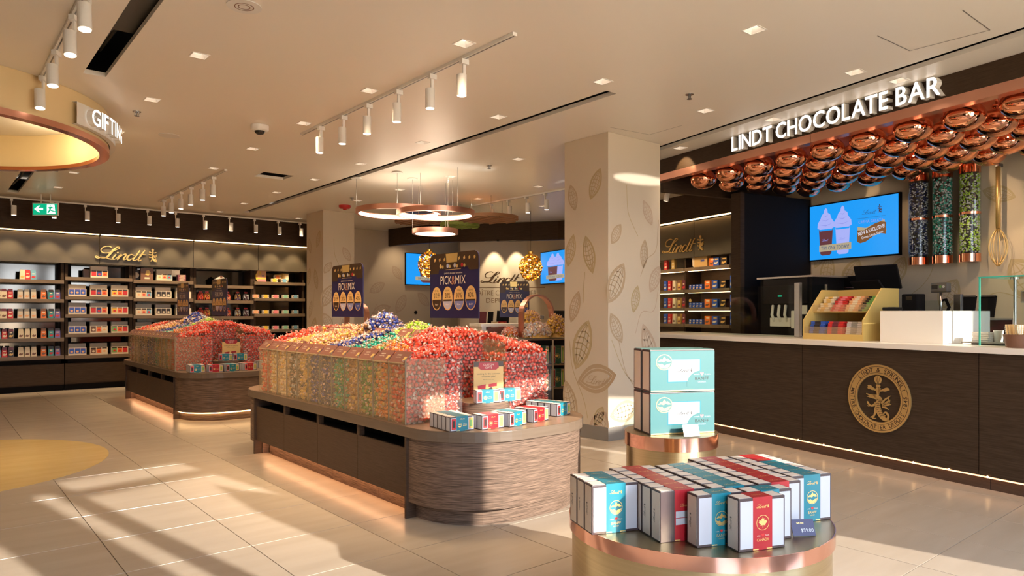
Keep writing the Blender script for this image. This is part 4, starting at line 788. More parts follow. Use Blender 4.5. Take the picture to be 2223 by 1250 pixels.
def bins(which, dy):
    b = thing('candy_bin', 'x', 'candy bin', (0, 0, 0))
    MB().box(-.636, -.630, .004, .208, .582, .985, 'acrylic').obj('front_pane', b)
    MB().box(-.634, -.33, -.003, .002, .582, 1.0, 'acrylic').obj('divider', b); MB().box(-.6375, -.629, -.0035, .0025, .582, 1.0, 'acrylic_edge').obj('edge_strip', b)
    pm = MB(); Tm = Matrix.Translation((-.634, .105, .985)) @ Matrix.Rotation(R(-90), 4, 'Z') @ Matrix.Rotation(R(-44), 4, 'X')
    pm.box(-.099, .099, 0, .004, -.012, .085, 'label_plate', Tm); pm.box(-.101, .101, -.003, 0, -.022, -.012, 'acrylic', Tm); p_ = pm.obj('label_plate', b)
    lm = MB(); text(lm, 'LINDOR', -.02, .045, .011, 'cream_text', T=Tm, y=-.001); text(lm, 'wrapped truffles', -.02, .028, .007, 'cream_text', T=Tm, y=-.001); lm.box(.055, .085, -.0012, 0, .008, .04, 'gold_flat', Tm); lm.obj('label_print', p_)
    oi = ['nearest', 'second', 'third', 'fourth', 'fifth', 'sixth', 'seventh', 'eighth', 'ninth', 'tenth', 'eleventh', 'farthest']
    cn = ['red and orange', 'orange', 'green and gold', 'bronze', 'teal', 'navy blue', 'blue and silver', 'gold and black', 'silver and black', 'pale cream', 'cream', 'dark red']
    gp = f'clear side bins of the {which} island'
    for k in range(12):
        lb = f'clear bin of {cn[k]} truffles, {oi[k]} in the side row of the {which} island'; loc = (2.99, 3.27+dy+.6+k*.2125, 0)
        if k == 0: b['label'] = lb; b.location = loc; b['group'] = gp
        else: dup(b, lb, loc, group=gp)
    r = thing('ridge_bin', 'x', 'candy bin', (0, 0, 0))
    MB().box(-.168, -.164, .004, .196, 1.02, 1.10, 'acrylic').obj('front_pane', r)
    pm = MB(); Tm = Matrix.Translation((-.168, .10, 1.115)) @ Matrix.Rotation(R(-90), 4, 'Z') @ Matrix.Rotation(R(-48), 4, 'X')
    pm.box(-.094, .094, 0, .004, 0, .085, 'label_plate', Tm); p_ = pm.obj('label_plate', r); lm = MB(); text(lm, 'LINDOR', -.02, .05, .012, 'cream_text', T=Tm, y=-.001); lm.box(.05, .085, -.0012, 0, .008, .05, 'gold_flat', Tm); lm.obj('label_print', p_)
    ys = (1.12, 1.33, 1.75, 1.96, 2.38, 2.59, 2.80); gp = f'raised ridge bins of the {which} island'
    for k, y in enumerate(ys):
        lb = f'raised centre candy bin with a maroon label, {oi[k]} along the ridge of the {which} island'
        if k == 0: r['label'] = lb; r.location = (2.99, 3.27+dy+y, 0); r['group'] = gp
        else: dup(r, lb, (2.99, 3.27+dy+y, 0), group=gp)
    f = thing('end_bin', f'clear bin front-left on the near end of the {which} island, full of red truffles', 'candy bin', (2.99, 3.27+dy, 0))
    MB().box(-.635, -.19, .594, .599, .582, 1.0, 'acrylic2').obj('front_pane', f); MB().box(-.637, -.631, .594, .602, .582, 1.0, 'glass_clear').obj('corner_edge', f); MB().box(-.19, -.186, .594, .86, .582, 1.0, 'glass_clear').obj('niche_pane', f)
    f = thing('end_bin', f'clear bin front-right on the near end of the {which} island, full of red truffles', 'candy bin', (2.99, 3.27+dy, 0))
    MB().box(.19, .635, .594, .599, .582, 1.0, 'acrylic2').obj('front_pane', f); MB().box(.186, .19, .594, .86, .582, 1.1, 'acrylic').obj('niche_pane', f)
    f = thing('niche_bin', f'clear middle bin above the round plinth of the {which} island', 'candy bin', (2.99, 3.27+dy, 0)); MB().box(-.185, .185, .856, .861, .69, 1.1, 'acrylic2').obj('front_pane', f)

def sign(name, label, W, H, loc, rz, gp):
    t = thing(name, label, 'sign', loc, rz, gp); w = W/2
    out = [(-w, 0), (w, 0), (w, H-.06)] + [(w-.05+.05*math.cos(R(a)), H-.05+.05*math.sin(R(a))) for a in (10, 35, 60, 85)] + [(-w+.05+.05*math.cos(R(a)), H-.05+.05*math.sin(R(a))) for a in (95, 120, 145, 170)] + [(-w, H-.06)]
    MB().prism(out, 0, .008, 'navy', axis='y').obj('board', t)
    s = MB(); h = H/.48; F = lambda P, m, y=-.0008: s.flat([(a*W/.64, c*h) for a, c in P], y, m, axis='y')
    s.flat([(a, c) for a, c in out if c > .2] and ([(-w, H*.69), (-w*.62, H*.69), (-w*.60, H*.75), (w*.58, H*.77), (w*.64, H*.72), (w, H*.72)] + out[2:]), -.0006, 'brown_print', axis='y')
    F([(-.10, .475), (.06, .475), (.05, .41), (-.09, .41)], 'gold_flat', -.001)
    for q in range(9): x = -.26 + q*.065; F([(x, .44), (x+.02, .45), (x+.024, .43), (x+.004, .42)], 'gold_flat' if q % 3 else 'amber', -.0009)
    for q, (m1) in enumerate(('amber', 'pale_lilac', 'box_white', 'red_card')): x = -.17 + q*.095; s.flat([(p[0]*W/.64, p[1]*h) for p in circ(.016, 10, x, .385)], -.001, m1, axis='y'); s.flat([(p[0]*W/.64, p[1]*h) for p in circ(.013, 8, x+.03, .38)], -.0012, 'gold_flat', axis='y')
    F([(-.10, .355), (.10, .355), (.10, .359), (-.10, .359)], 'gold_flat')
    text(s, 'LINDOR & Lindor Specialities', 0, .325*h, .011*h, 'cream_text', y=-.0015, w=.24*W/.64)
    text(s, 'PICK', -.095*W/.64, .250*h, .062*h, 'cream_text', y=-.0015, w=.15*W/.64); text(s, '&', 0*W, .246*h, .066*h, 'copper_text', y=-.0012, w=.045*W/.64); text(s, 'MIX', .095*W/.64, .250*h, .062*h, 'cream_text', y=-.0015, w=.13*W/.64)
    for q, (a, b, c, m1) in enumerate((('PER 100g', '$10.99', 'Regular', 'brown_print'), ('SAVE', '20%', 'lb.', 'pale_lilac'), ('SAVE', '30%', 'lb.', 'lilac'), ('SAVE', '40%', '$6.59', 'blue_print'))):
        x = (-.225 + q*.15)*W/.64; k = W/.64; cz = .145*h
        s.flat([(x + .068*k*math.cos(R(i*15)), cz + .088*h*math.sin(R(i*15))) for i in range(24)], -.001, 'amber', axis='y')
        s.flat([(x + .061*k*math.cos(R(i)), cz + .080*h*math.sin(R(i))) for i in range(192, 349, 13)], -.0013, m1, axis='y')
        s.flat([(x-.058*k, cz-.020*h), (x+.058*k, cz-.020*h), (x+.058*k, cz-.008*h), (x-.058*k, cz-.008*h)], -.0015, 'brown_print', axis='y')
        text(s, a, x, cz + .052*h, .013*h, 'brown_print', y=-.0016, w=.05*k); text(s, b, x, cz + .004*h, .038*h, 'brown_print', y=-.0016, w=.075*k); text(s, c, x, cz-.050*h, .013*h, 'cream_text', y=-.0016, w=.045*k)
    s.obj('print', t)
    ps = MB(); ps.box(-w+.004, -w+.014, 0, .006, -.14, 0, 'glass_clear').box(w-.014, w-.004, 0, .006, -.14, 0, 'glass_clear').box(-.04, .04, .001, .007, -.14, 0, 'glass_clear'); ps.obj('clear_post', t)
    return t
def boxes(name, W_, Dp, Hh, sleeve, motif, town, print_=True, small=False, back=False):
    t = thing(name, 'x', 'gift box'); bz = .006 if not small else .004
    m = MB().box(0, W_, 0, Dp, 0, Hh, 'box_brown'); m.obj('carton', t, bev=.0015)
    m = MB(); e = .0009; a, c = W_*(.30 if not small else .26), W_*(.72 if not small else .74); wm = 'box_white'
    fb = 'box_brown' if back else wm
    if not small:
        for x0, x1 in ((bz, a), (c, W_-bz)):
            if not back: m.box(x0, x1, -e, 0, bz*1.6, Hh-bz*1.6, wm)
            m.box(x0, x1, bz, Dp-bz, Hh, Hh+e, 'box_cream')
            m.box(x0, x1, Dp, Dp+e, bz*1.6, Hh-bz*1.6, wm)
        for x0 in (-e, W_): m.box(x0, x0+e, bz, Dp-bz, bz, Hh-bz, 'box_cream')
    else:
        for x0, x1 in ((bz, a), (c, W_-bz)):
            m.box(x0, x1, -e, 0, bz*1.4, Hh-bz*1.4, wm); m.box(x0+.006, x1-.003, -2*e, -e, bz*3, Hh-bz*3, 'p_red' if x0 < a else 'p_gold'); m.box(x0+.012, x1-.010, -2.6*e, -2*e, bz*6, Hh-bz*6, 'p_dark' if x0 < a else 'p_green')
            m.box(x0, x1, bz, Dp-bz, Hh, Hh+e, 'box_cream')
        for x0 in (-e, W_): m.box(x0, x0+e, bz, Dp-bz, bz, Hh-bz, wm)
    m.obj('facing', t)
    s = MB(); g = .0014; n = 6
    L_ = [(a, -g*.4)] + [(a+(c-a)*i/n, -g*(.4+.8*math.sin(math.pi*i/n))) for i in range(1, n)] + [(c, -g*.4), (c, Dp+g*.4), (a, Dp+g*.4)]
    s.prism(L_, -.0004 if False else .0004, Hh+.002, sleeve); s.obj('sleeve', t)
    p = MB(); xc = (a+c)/2; y = -g*1.3 - .0004
    p.box(a+.001, c-.001, y+.0008, 0, .002, .006 if not small else .004, 'gold_flat')
    lw = (c-a)*(.52 if not small else .3)
    if back:
        logo(p, xc-.02, Hh*.68, (c-a)*.45, 'gold_flat', y=y, k=3)
        for z in (.56, .42): p.box(a+.004, c-.004, y-.0003, y, Hh*z-.018, Hh*z+.006, wm)
    else:
        logo(p, xc-lw*.62, Hh*.80, lw, 'gold_flat' if not small else 'gold_flat', y=y, k=3 if not small else 1)
        r = (c-a)*.33 if not small else Hh*.16; cz = Hh*.52 if not small else Hh*.42; cx = xc if not small else a+(c-a)*.28
        ringflat(p, r*.93, r, 'gold_flat', n=28 if not small else 14, cx=cx, cz=cz, y=y)
        if motif == 'leaf':
            lf = [(0, 1), (.12, .62), (.30, .70), (.24, .28), (.46, .46), (.52, .34), (.80, .40), (.70, .16), (.84, .08), (.42, -.30), (.48, -.48), (.06, -.40), (.05, -.80), (-.05, -.80), (-.06, -.40), (-.48, -.48), (-.42, -.30), (-.84, .08), (-.70, .16), (-.80, .40), (-.52, .34), (-.46, .46), (-.24, .28), (-.30, .70), (-.12, .62)]
            p.flat([(cx+q[0]*r*.80, cz+q[1]*r*.80) for q in lf], y-.0002, 'gold_flat', axis='y')
        else:
            for P in ([(-.85, .05), (-.45, .42), (-.3, .3), (0, .78), (.25, .42), (.45, .5), (.88, .1), (.5, .05), (.2, .2), (-.1, .0), (-.4, .12)], [(-.88, -.15), (-.6, -.3), (-.3, -.25), (0, -.5), (.4, -.3), (.85, -.2), (.6, -.65), (.2, -.88), (-.3, -.86), (-.65, -.62)]):
                p.flat([(cx+q[0]*r, cz+q[1]*r) for q in P], y-.0002, 'gold_flat', axis='y')
        if not small:
            text(p, 'with', xc-lw*.42, Hh*.265, .005, 'cream_text', y=y, w=lw*.34); text(p, 'from', xc+lw*.44, Hh*.265, .005, 'cream_text', y=y, w=lw*.36)
            hx = [(xc+q[0]*.007, Hh*.285+q[1]*.007) for q in ((0, -1), (.9, .1), (.9, .6), (.45, .85), (0, .45), (-.45, .85), (-.9, .6), (-.9, .1))]; p.flat(hx, y-.0002, 'p_red', axis='y')
            text(p, town, xc, Hh*.17, .0105, 'gold_flat', y=y, w=(c-a)*(.62 if len(town) > 5 else .5)); 
            if town == 'BANFF': text(p, 'CANADA', xc, Hh*.125, .0045, 'gold_flat', y=y, w=(c-a)*.3)
        else: text(p, town, a+(c-a)*.72, Hh*.34, .007, 'gold_flat', y=y, w=(c-a)*.32); text(p, 'with from', a+(c-a)*.72, Hh*.48, .004, 'cream_text', y=y, w=(c-a)*.3)
    if not small: logo(p, 0, 0, lw, 'gold_flat', Matrix.Translation((xc-lw*.62, Dp*.35, Hh+.0026)) @ Matrix.Rotation(R(-90), 4, 'X'), k=2)
    else: pass
    p.obj('print', t)
    if not small:
        q = MB(); logo(q, 0, 0, Hh*.22, 'ink', Matrix.Translation((-.0012, Dp*.58, Hh*.35)) @ Matrix.Rotation(R(-90), 4, 'Z') @ Matrix.Rotation(R(-90), 4, 'Y'), k=2); q.obj('side_print', t)
    return t
SB = {'teal': boxes('small_gift_box', .168, .052, .088, 'teal_card', 'mountain', 'BANFF', small=True), 'red': boxes('small_gift_box', .168, .052, .088, 'red_card', 'leaf', 'CANADA', small=True)}
used = set()
def small_box(c, label, loc, rz, gp):
    if c not in used: used.add(c); o = SB[c]; o.location = loc; o.rotation_euler = (0, 0, rz); o['label'] = label; o['group'] = gp; return o
    return dup(SB[c], label, loc, rz, gp)
def price_tag(label, loc, rz, txt, big=1.0, m='steel_dark'):
    t = thing('price_tag', label, 'price tag', loc, rz); Tm = Matrix.Rotation(R(-22), 4, 'X')
    MB().box(-.045*big, .045*big, 0, .002, 0, .062*big, m, Tm).box(-.047*big, .047*big, -.012, .022, 0, .003, 'glass_clear').obj('card', t)
    p = MB(); text(p, txt, .014*big, .014*big, .013*big, 'box_white', T=Tm, y=-.0008); text(p, 'Gift box', -.01*big, .045*big, .006*big, 'gold_flat', T=Tm, y=-.0008); p.obj('price_print', t)
ROWS = [('teal', 5, (977, 938), (1033, 932)), ('red', 2, (1046, 933.5), (1100, 927)), ('teal', 3, (1106, 927.5), (1156, 918)), ('red', 3, (1158, 918), (1206, 908)), ('teal', 5, (1209, 904.5), (1243, 899))]
row_w = ['far left', 'second', 'third', 'fourth', 'far right']
def island(which, dy, indiv):
    island_body(which, dy); bins(which, dy); heap(which, dy, indiv)
    o3 = ('foremost', 'second', 'third', 'fourth', 'rearmost')
    for r_, (c, n, a, b) in enumerate(ROWS):
        p, q = onZ(*a, .5815), onZ(*b, .5815); h = math.atan2((q-p).y, (q-p).x)
        if r_ == 4: h = ROWH
        ROWH = h; p = Vector((p.x, p.y, .5815))
        for k in range(n):
            loc = (p.x - math.sin(h)*.0545*k, p.y + math.cos(h)*.0545*k + dy, .5815)
            if loc[1] - dy > 3.27+.535: continue
            small_box(c, f'small {c}-banded gift box, {o3[k]} in the {row_w[r_]} row, rounded end of the {which} island', loc, h, f'small gift boxes around the end of the {which} island')
    pd = thing('round_plinth', f'low round wooden plinth on the near end of the {which} island', 'plinth', (3.0, 3.27+dy+.62, .5815)); MB().cyl(.185, 0, .10, 'wood_front', 36).cyl(.187, .1, .106, 'wood_top', 36).obj('body', pd)
    for k, (cc, x0) in enumerate((('teal', -.185), ('teal', .005))):
        small_box(cc, f'small teal-banded gift box, {"left" if not k else "right"} one on the round plinth of the {which} island', (3.0 + x0*.93 + .01, 3.27+dy+.47+(.0 if k else .02), .688), R(-18), f'small gift boxes on the round plinth of the {which} island')
    price_tag(f'tilted grey price tag before the plinth boxes of the {which} island', (2.975, 3.27+dy+.452, .688), R(-25), '$18.99', .9)
    pt = thing('poster_holder', f'upright gold and maroon custom gifts poster behind the plinth boxes of the {which} island', 'poster', (3.03, 3.27+dy+.60, .688), R(-22))
    W, H = .215, .27; MB().box(-W/2, W/2, 0, .006, 0, H, 'amber').obj('board', pt); s = MB()
    s.box(-W/2, W/2, -.0005, 0, H*.86, H, 'lilac' if False else 'brown_print'); s.flat([(-.07, H*.97), (.07, H*.97), (.075, H*.84), (.055, H*.78), (-.055, H*.78), (-.075, H*.84)], -.001, 'red_card', axis='y')
    text(s, 'CUSTOM', 0, H*.885, .014, 'cream_text', y=-.0014, w=.075); text(s, 'GIFTS', 0, H*.81, .014, 'cream_text', y=-.0014, w=.05)
    text(s, 'Looking for the customer', 0, H*.66, .011, 'brown_print', y=-.001, w=.17); text(s, 'corporate gifts?', 0, H*.59, .011, 'brown_print', y=-.001, w=.10); text(s, 'ask one of our team', 0, H*.52, .006, 'brown_print', y=-.001, w=.08)
    s.flat([(-.08, .10), (-.02, .11), (-.025, .06), (-.075, .055)], -.001, 'red_card', axis='y'); s.flat([(.0, .11), (.06, .12), (.06, .095), (.0, .09)], -.001, 'red_card', axis='y'); s.flat([(-.02, .07), (.02, .09), (.05, .06), (.02, .03)], -.0012, 'box_brown', axis='y'); s.flat([(-.09, .03), (-.03, .045), (.0, .01), (-.09, .005)], -.0012, 'lilac', axis='y'); s.obj('print', pt)
    for k, yy in enumerate((.985, 2.69)): sign('pick_and_mix_sign', f'navy and brown pick and mix price sign over the {"near" if not k else "far"} half of the {which} island', .62, .485, (3.0, 3.27+dy+yy, 1.258), R(-90), 'pick and mix signs')
island('front', 0, True); island('rear', 5.37, False)
# tag on the yellow paper scoop sticking up from a side bin
sc = thing('gold_card', 'folded gold card standing on the fifth farthest side bin of the front island', 'card', (2.42, 5.66, 1.01)); MB().box(-.004, .004, -.055, .055, 0, .06, 'label_plate', Matrix.Rotation(R(35), 4, 'Y')).box(-.004, .004, -.055, .055, .06, .11, 'gold_flat', Matrix.Rotation(R(45), 4, 'Y')).obj('card', sc)
# ------------------------------------------------------------------ round drums with gift boxes
def drum(name, label, x, y, r, z, band):
    t = thing(name, label, 'display drum', (x, y, 0)); MB().cyl(r-.012, 0, z-band, 'brass_brushed', 72).obj('body', t)
    MB().lathe([(r-.012, z-band), (r, z-band)], 'copper', 96).lathe([(r, z-band), (r, z)], 'copper_band', 96).lathe([(r, z), (r-.004, z)], 'copper', 96).obj('copper_band', t); MB().cyl(r-.003, z-.02, z, 'brass_top', 72).obj('top', t)
    return t
DX, DY = 2.50, 1.77; drum('display_drum', 'large low round brass drum with a copper rim holding many gift boxes', DX, DY, .535, .45, .055)
SX, SY, SZ = 3.78, 2.877, .52; drum('display_drum', 'smaller taller round brass drum with a copper rim behind the large one', SX, SY, .302, SZ, .085)
HD = R(-21.4)
BT = boxes('gift_box', .198, .068, .188, 'teal_card', 'mountain', 'BANFF'); BR = boxes('gift_box', .198, .068, .188, 'red_card', 'leaf', 'CANADA'); BK = boxes('gift_box', .198, .068, .188, 'red_card', 'leaf', 'CANADA', back=True)
BL = {'teal': BT, 'red': BR, 'back': BK}; ub = set()
def lbox(c, label, x, y):
    ca, sa = math.cos(HD), math.sin(HD); loc = (DX + x*ca - y*sa, DY + x*sa + y*ca, .4504); gp = 'gift boxes on the large drum'
    if c not in ub: ub.add(c); o = BL[c]; o.location = loc; o.rotation_euler = (0, 0, HD); o['label'] = label; o['group'] = gp
    else: dup(BL[c], label, loc, HD, gp)
dp = ('foremost', 'second', 'third', 'fourth', 'fifth', 'sixth', 'seventh')
colsx = [('leftmost', -.540, -.12, ['teal']*3), ('second', -.341, -.286, ['back', 'red', 'red', 'red', 'red', 'red']), ('middle', -.130, -.300, ['teal']*6), ('red right-hand', .080, -.300, ['red']*7), ('rightmost', .284, -.242, ['teal', 'teal', 'teal', 'teal', 'red', 'red'])]
for nm, x, y, cs_ in colsx:
    for k, c in enumerate(cs_): lbox(c, f'{"plain-backed " if c == "back" else ""}{"red" if c != "teal" else "teal"}-banded gift box, {dp[k]} back in the {nm} column on the large drum', x, y + k*.0708)
lbox('teal', 'teal-banded gift box with a gold mountain, standing half behind the frontmost red one', -.243, -.376)
lbox('teal', 'teal-banded gift box directly behind the frontmost red one on the large drum', -.040, -.390)
lbox('red', 'frontmost gift box on the large drum, red band with a gold maple leaf', -.132, -.464)
p = onZ(1747, 1163, .4515); price_tag('tilted dark blue price card in front of the rightmost teal box on the large drum', (p.x, p.y, .4515), R(-34), '$59.00', 1.0, 'navy')
def bigbox():
    t = thing('large_gift_box', 'x', 'gift box'); K = 1.137; W, Dp, H = .455, .12, .268
    MB().box(0, W, 0, Dp, 0, H, 'box_brown').obj('carton', t, bev=.003); MB().box(-.001, 0, .012, Dp-.012, .012, H-.012, 'box_cream').box(W, W+.001, .012, Dp-.012, .012, H-.012, 'box_cream').obj('facing', t)
    s = MB(); prof = [(-.003, .001), (-.003, H-.012), (.003, H-.001), (.012, H+.003), (Dp-.012, H+.003), (Dp-.003, H-.001), (Dp+.003, H-.012), (Dp+.003, .001)]
    s.prism(prof, .004, W-.002, 'teal_light', axis='x'); s.obj('sleeve', t)
    p = MB(); y = -.0036; p.box(.005, .397, -.0042, -.003, .002, .010, 'gold_flat')
    def rect(x0, x1, z0, z1, m, yy): p.add([(x0, yy, z0), (x1, yy, z0), (x1, yy, z1), (x0, yy, z1)], [(0, 1, 2, 3)], m)
    rect(.105, .31, .06, .21, 'teal_card', y); rect(.11, .305, .065, .205, 'white_print', y-.0004)
    logo(p, .165, .125, .075, 'ink', y=y-.0008, k=3)
    P = [(.235 + .095*math.cos(R(a)), .045 + .095*math.sin(R(a))) for a in range(180, 89, -10)]; cx, cz = .325, .05
    A = [(cx + .10*math.cos(R(a)), cz + .085*math.sin(R(a))) for a in range(0, 181, 12)]; A = [q for q in A if q[0] < .385]; p.flat([(.385, .03)] + A + [(.225, .03)], y-.0006, 'teal_light', axis='y')
    p.flat(circ(.050, 32, .085, .19), y-.0010, 'teal_light', axis='y'); ringflat(p, .046, .05, 'gold_flat', cx=.085, cz=.19, y=y-.0014)
    for Q in ([(-.85, .05), (-.45, .42), (-.3, .3), (0, .78), (.25, .42), (.45, .5), (.88, .1), (.5, .05), (.2, .2), (-.1, .0), (-.4, .12)], [(-.88, -.15), (-.6, -.3), (-.3, -.25), (0, -.5), (.4, -.3), (.85, -.2), (.6, -.65), (.2, -.88), (-.3, -.86), (-.65, -.62)]): p.flat([(.085+q[0]*.046, .19+q[1]*.046) for q in Q], y-.0016, 'gold_sign', axis='y')
    text(p, 'with', .285, .105, .008, 'box_white', y=y-.0012, w=.035); text(p, 'from', .352, .105, .008, 'box_white', y=y-.0012, w=.035); text(p, 'BANFF', .318, .072, .020, 'ink', y=y-.0012, w=.085); text(p, 'CANADA', .318, .055, .008, 'pale_lilac', y=y-.0012, w=.05)
    p.flat([(.318+q[0]*.012, .112+q[1]*.012) for q in ((0, -1), (.9, .1), (.9, .6), (.45, .85), (0, .45), (-.45, .85), (-.9, .6), (-.9, .1))], y-.0013, 'p_pink', axis='y'); p.v = [(a_[0]*K, a_[1], a_[2]) for a_ in p.v]; p.obj('print', t)
    q = MB(); logo(q, 0, 0, .07, 'p_cream', Matrix.Translation((-.0016, Dp*.62, .10)) @ Matrix.Rotation(R(-90), 4, 'Z') @ Matrix.Rotation(R(-90), 4, 'Y'), k=2); q.obj('side_print', t)
    return t

bb = bigbox(); pf = onZ(1411, 945, SZ); ang = YAW - R(6) ; hd = -(YAW - R(14)); 
ca, sa = math.cos(hd), math.sin(hd)
for k, (lv, bk) in enumerate(((0, 0), (1, 0), (0, 1), (1, 1))):
    lb = f'large turquoise gift box, {"lower" if not lv else "upper"} {"front" if not bk else "back"} one of four on the smaller drum'
    loc = (pf.x - sa*bk*.13, pf.y + ca*bk*.13, SZ + .0005 + lv*.2725)
    if k == 0: bb['label'] = lb; bb.location = loc; bb.rotation_euler = (0, 0, hd); bb['group'] = 'large turquoise gift boxes'
    else: dup(bb, lb, loc, hd, 'large turquoise gift boxes')
p = onZ(1497, 946, SZ+.001); price_tag('tilted clear grey price card before the lower turquoise box on the smaller drum', (p.x, p.y-.02, SZ+.001), hd, '$69.00', 1.2, 'steel_dark')
# ------------------------------------------------------------------ long shelf wall
YS = 13.72
def XL(u): return onY(u, 600, YS).x
modsL = [('leftmost', -1.0, .07, None), ('second from left', .08, 1.79, [1.835, 1.52, 1.205, .88, .585]), ('third from left', 1.80, 2.81, [1.895, 1.575, 1.27, .945, .58]), ('third from right', 2.82, 3.82, [1.875, 1.555, 1.25, .93, .58]), ('second from right', 3.83, 4.93, [1.815, 1.53, 1.225, .92, .58]), ('rightmost', 4.94, 5.98, [1.905, 1.585, 1.275, .965, .58])]
for nm, x0, x1, zs in modsL:
    zs = zs or [1.835, 1.52, 1.205, .88, .585]
    t = thing('shelving_unit', f'tall dark wood shelving unit with mirror back, {nm} on the long far wall', 'shelving', (x0, 0, 0), 0, 'shelving units on the long wall'); w = x1 - x0
    MB().box(0, .045, YS+.05, 14.14, .10, 2.12, 'wood_dark').obj('upright', t); MB().box(w-.045, w, YS+.05, 14.14, .10, 2.12, 'wood_dark').obj('upright', t)
    MB().box(.045, w-.045, 14.12, 14.14, .45, 2.12, 'mirror').obj('mirror_back', t); MB().box(.05, .13, 14.05, 14.12, .55, 2.12, 'black').obj('rail', t)
    for z in zs:
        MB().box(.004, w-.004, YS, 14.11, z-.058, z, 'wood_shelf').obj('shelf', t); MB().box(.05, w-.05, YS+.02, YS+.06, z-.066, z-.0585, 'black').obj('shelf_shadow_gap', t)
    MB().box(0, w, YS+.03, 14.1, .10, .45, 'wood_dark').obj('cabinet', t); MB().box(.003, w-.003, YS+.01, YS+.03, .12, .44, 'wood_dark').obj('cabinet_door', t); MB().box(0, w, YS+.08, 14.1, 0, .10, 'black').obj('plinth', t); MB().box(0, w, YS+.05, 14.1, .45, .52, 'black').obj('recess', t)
for a, b in ((-2.0, .07), (.08, 2.29), (2.30, 3.80), (3.81, 5.0), (5.01, 6.0)):
    if a == -2.0 or True: 
        t = thing('fascia_panel', 'x', 'fascia', (0, 0, 0)); MB().box(a, b, 13.68, 13.71, 2.12, 2.60, 'taupe_panel').obj('panel', t); MB().box(a+.01, b-.01, 13.625, 13.665, 2.615, 2.628, 'led_warm').obj('light_strip', t)
        t['label'] = f'taupe fascia panel with glowing top edge above the shelves, {["far left piece", "piece under the script sign", "next piece right of the sign", "second piece right of the sign", "far right piece"][(-2.0, .08, 2.30, 3.81, 5.01).index(a)]}'
def sgn(label, w, T, d=.02):
    t = thing('script_sign', label, 'logo sign'); m = MB(); logo(m, 0, 0, w, 'gold_sign', None, d, k=6); m.obj('lettering', t); t.matrix_world = T
    return t
sl = onY(207, 558, 13.64); sr = onY(317, 560, 13.64); sgn('gold script logo sign with dragon crest on the long wall fascia', sr.x-sl.x, Matrix.Translation((sl.x, 13.645, 2.205)))
# product kinds
def pouch(c, c2, top): 
    t = thing('pouch', 'x', 'sweets packet'); MB().prism([(0, 0), (.075, 0), (.072, .11), (.068, .155), (.007, .155), (.003, .11)], 0, .04, c, axis='y').obj('packet', t)
    m = MB(); m.flat([(.004, .115), (.071, .115), (.067, .156), (.007, .156)], -.001, top, axis='y'); m.flat([(.012, .045), (.03, .062), (.05, .05), (.066, .066), (.064, .035), (.04, .022), (.014, .028)], -.0014, c2, axis='y'); m.box(.02, .055, -.0018, 0, .085, .10, 'p_cream'); m.obj('print', t); return t
def tray(cs, body='p_carton', hd_='p_carton'):  # hd_: header tone; grey paints in the shade under the shelf above
    t = thing('carton_tray', 'x', 'display carton'); W = .262; MB().box(0, W, 0, .12, 0, .125, body).box(.004, W-.004, .03, .11, .125, .195, hd_).obj('carton', t)
    m = MB()
    for q in range(9): m.box(.008+q*.028, .026+q*.028, -.003, 0, .0, .012, body)
    m.obj('scalloped_edge', t)
    for q, c in enumerate(cs): 
        x = .012 + q*.082; m = MB().box(x, x+.072, -.002, 0, .028, .118, c).box(x, x+.072, -.0026, -.002, .10, .118, 'p_dark' if c not in ('p_blue',) else 'p_purple'); m.flat([(x+.036+.022*math.cos(a), .058+.017*math.sin(a)) for a in [i*.7 for i in range(9)]], -.003, 'p_peach' if c in ('p_blue', 'p_cream', 'p_milk') else ('p_cream' if c in ('p_dark', 'p_brown') else 'p_red'), axis='y'); m.obj('window', t)
    return t
def bag(c):
    t = thing('gift_bag', 'x', 'gift bag'); g = np.random.default_rng(len(c)); n = 90; a = g.uniform(0, 6.28, n); z = g.uniform(.012, .125, n); r = .042*np.sqrt(np.clip(1-((z-.055)/.085)**2, .08, 1)) + .008
    o = sweets(np.stack([r*np.cos(a), r*np.sin(a)*.8, z], 1), ([c[0], c[1]], (g.random(n) > .6).astype(int)), 'sweet', t, MB().cyl(.036, .0, .11, 'p_plum', 10, r2=.028), r=.011, twist=False, seed=4); o['kind'] = 'stuff'
    MB().lathe([(.052, 0), (.056, .06), (.04, .12), (.012, .145), (.03, .19)], 'glass_clear', 16).obj('film', t); MB().cyl(.014, .138, .152, 'p_red', 10).box(-.03, .03, -.004, .004, .142, .165, 'p_red').obj('ribbon', t); return t
def mini(c, c2):
    t = thing('small_carton', 'x', 'chocolate box'); MB().box(0, .128, 0, .06, 0, .066, 'p_milk').obj('carton', t); m = MB(); m.flat([(.03, 0), (.098, 0), (.105, .033), (.098, .067), (.03, .067), (.023, .033)], -.001, c, axis='y'); m.box(.03, .098, 0, .06, .066, .0675, c); m.box(.008, .02, -.0012, 0, .014, .05, c2).box(.108, .12, -.0012, 0, .014, .05, c2); m.obj('print', t); return t
def slab(w, d, h, c, c2=None, c3=None):
    t = thing('flat_box', 'x', 'chocolate box'); MB().box(0, w, 0, d, 0, h, c).obj('carton', t)
    if c2: m = MB(); m.flat([(w*.15, h*.2), (w*.5, h*.15), (w*.85, h*.35), (w*.8, h*.5), (w*.5, h*.4), (w*.2, h*.45)], -.001, c2, axis='y'); m.box(w*.3, w*.9, -.001, 0, h*.7, h*.85, c3 or c2); m.obj('print', t)
    return t
PR = {}
def put(key, mk, label, loc, rz=0, gp=None):
    if key not in PR:
        t = mk(); PR[key] = t; t['label'] = label; t.location = loc; t.rotation_euler = (0, 0, rz)
        if gp: t['group'] = gp
        return t
    return dup(PR[key], label, loc, rz, gp)
sh = ['top', 'second', 'third', 'fourth', 'bottom']
YP = YS + .03
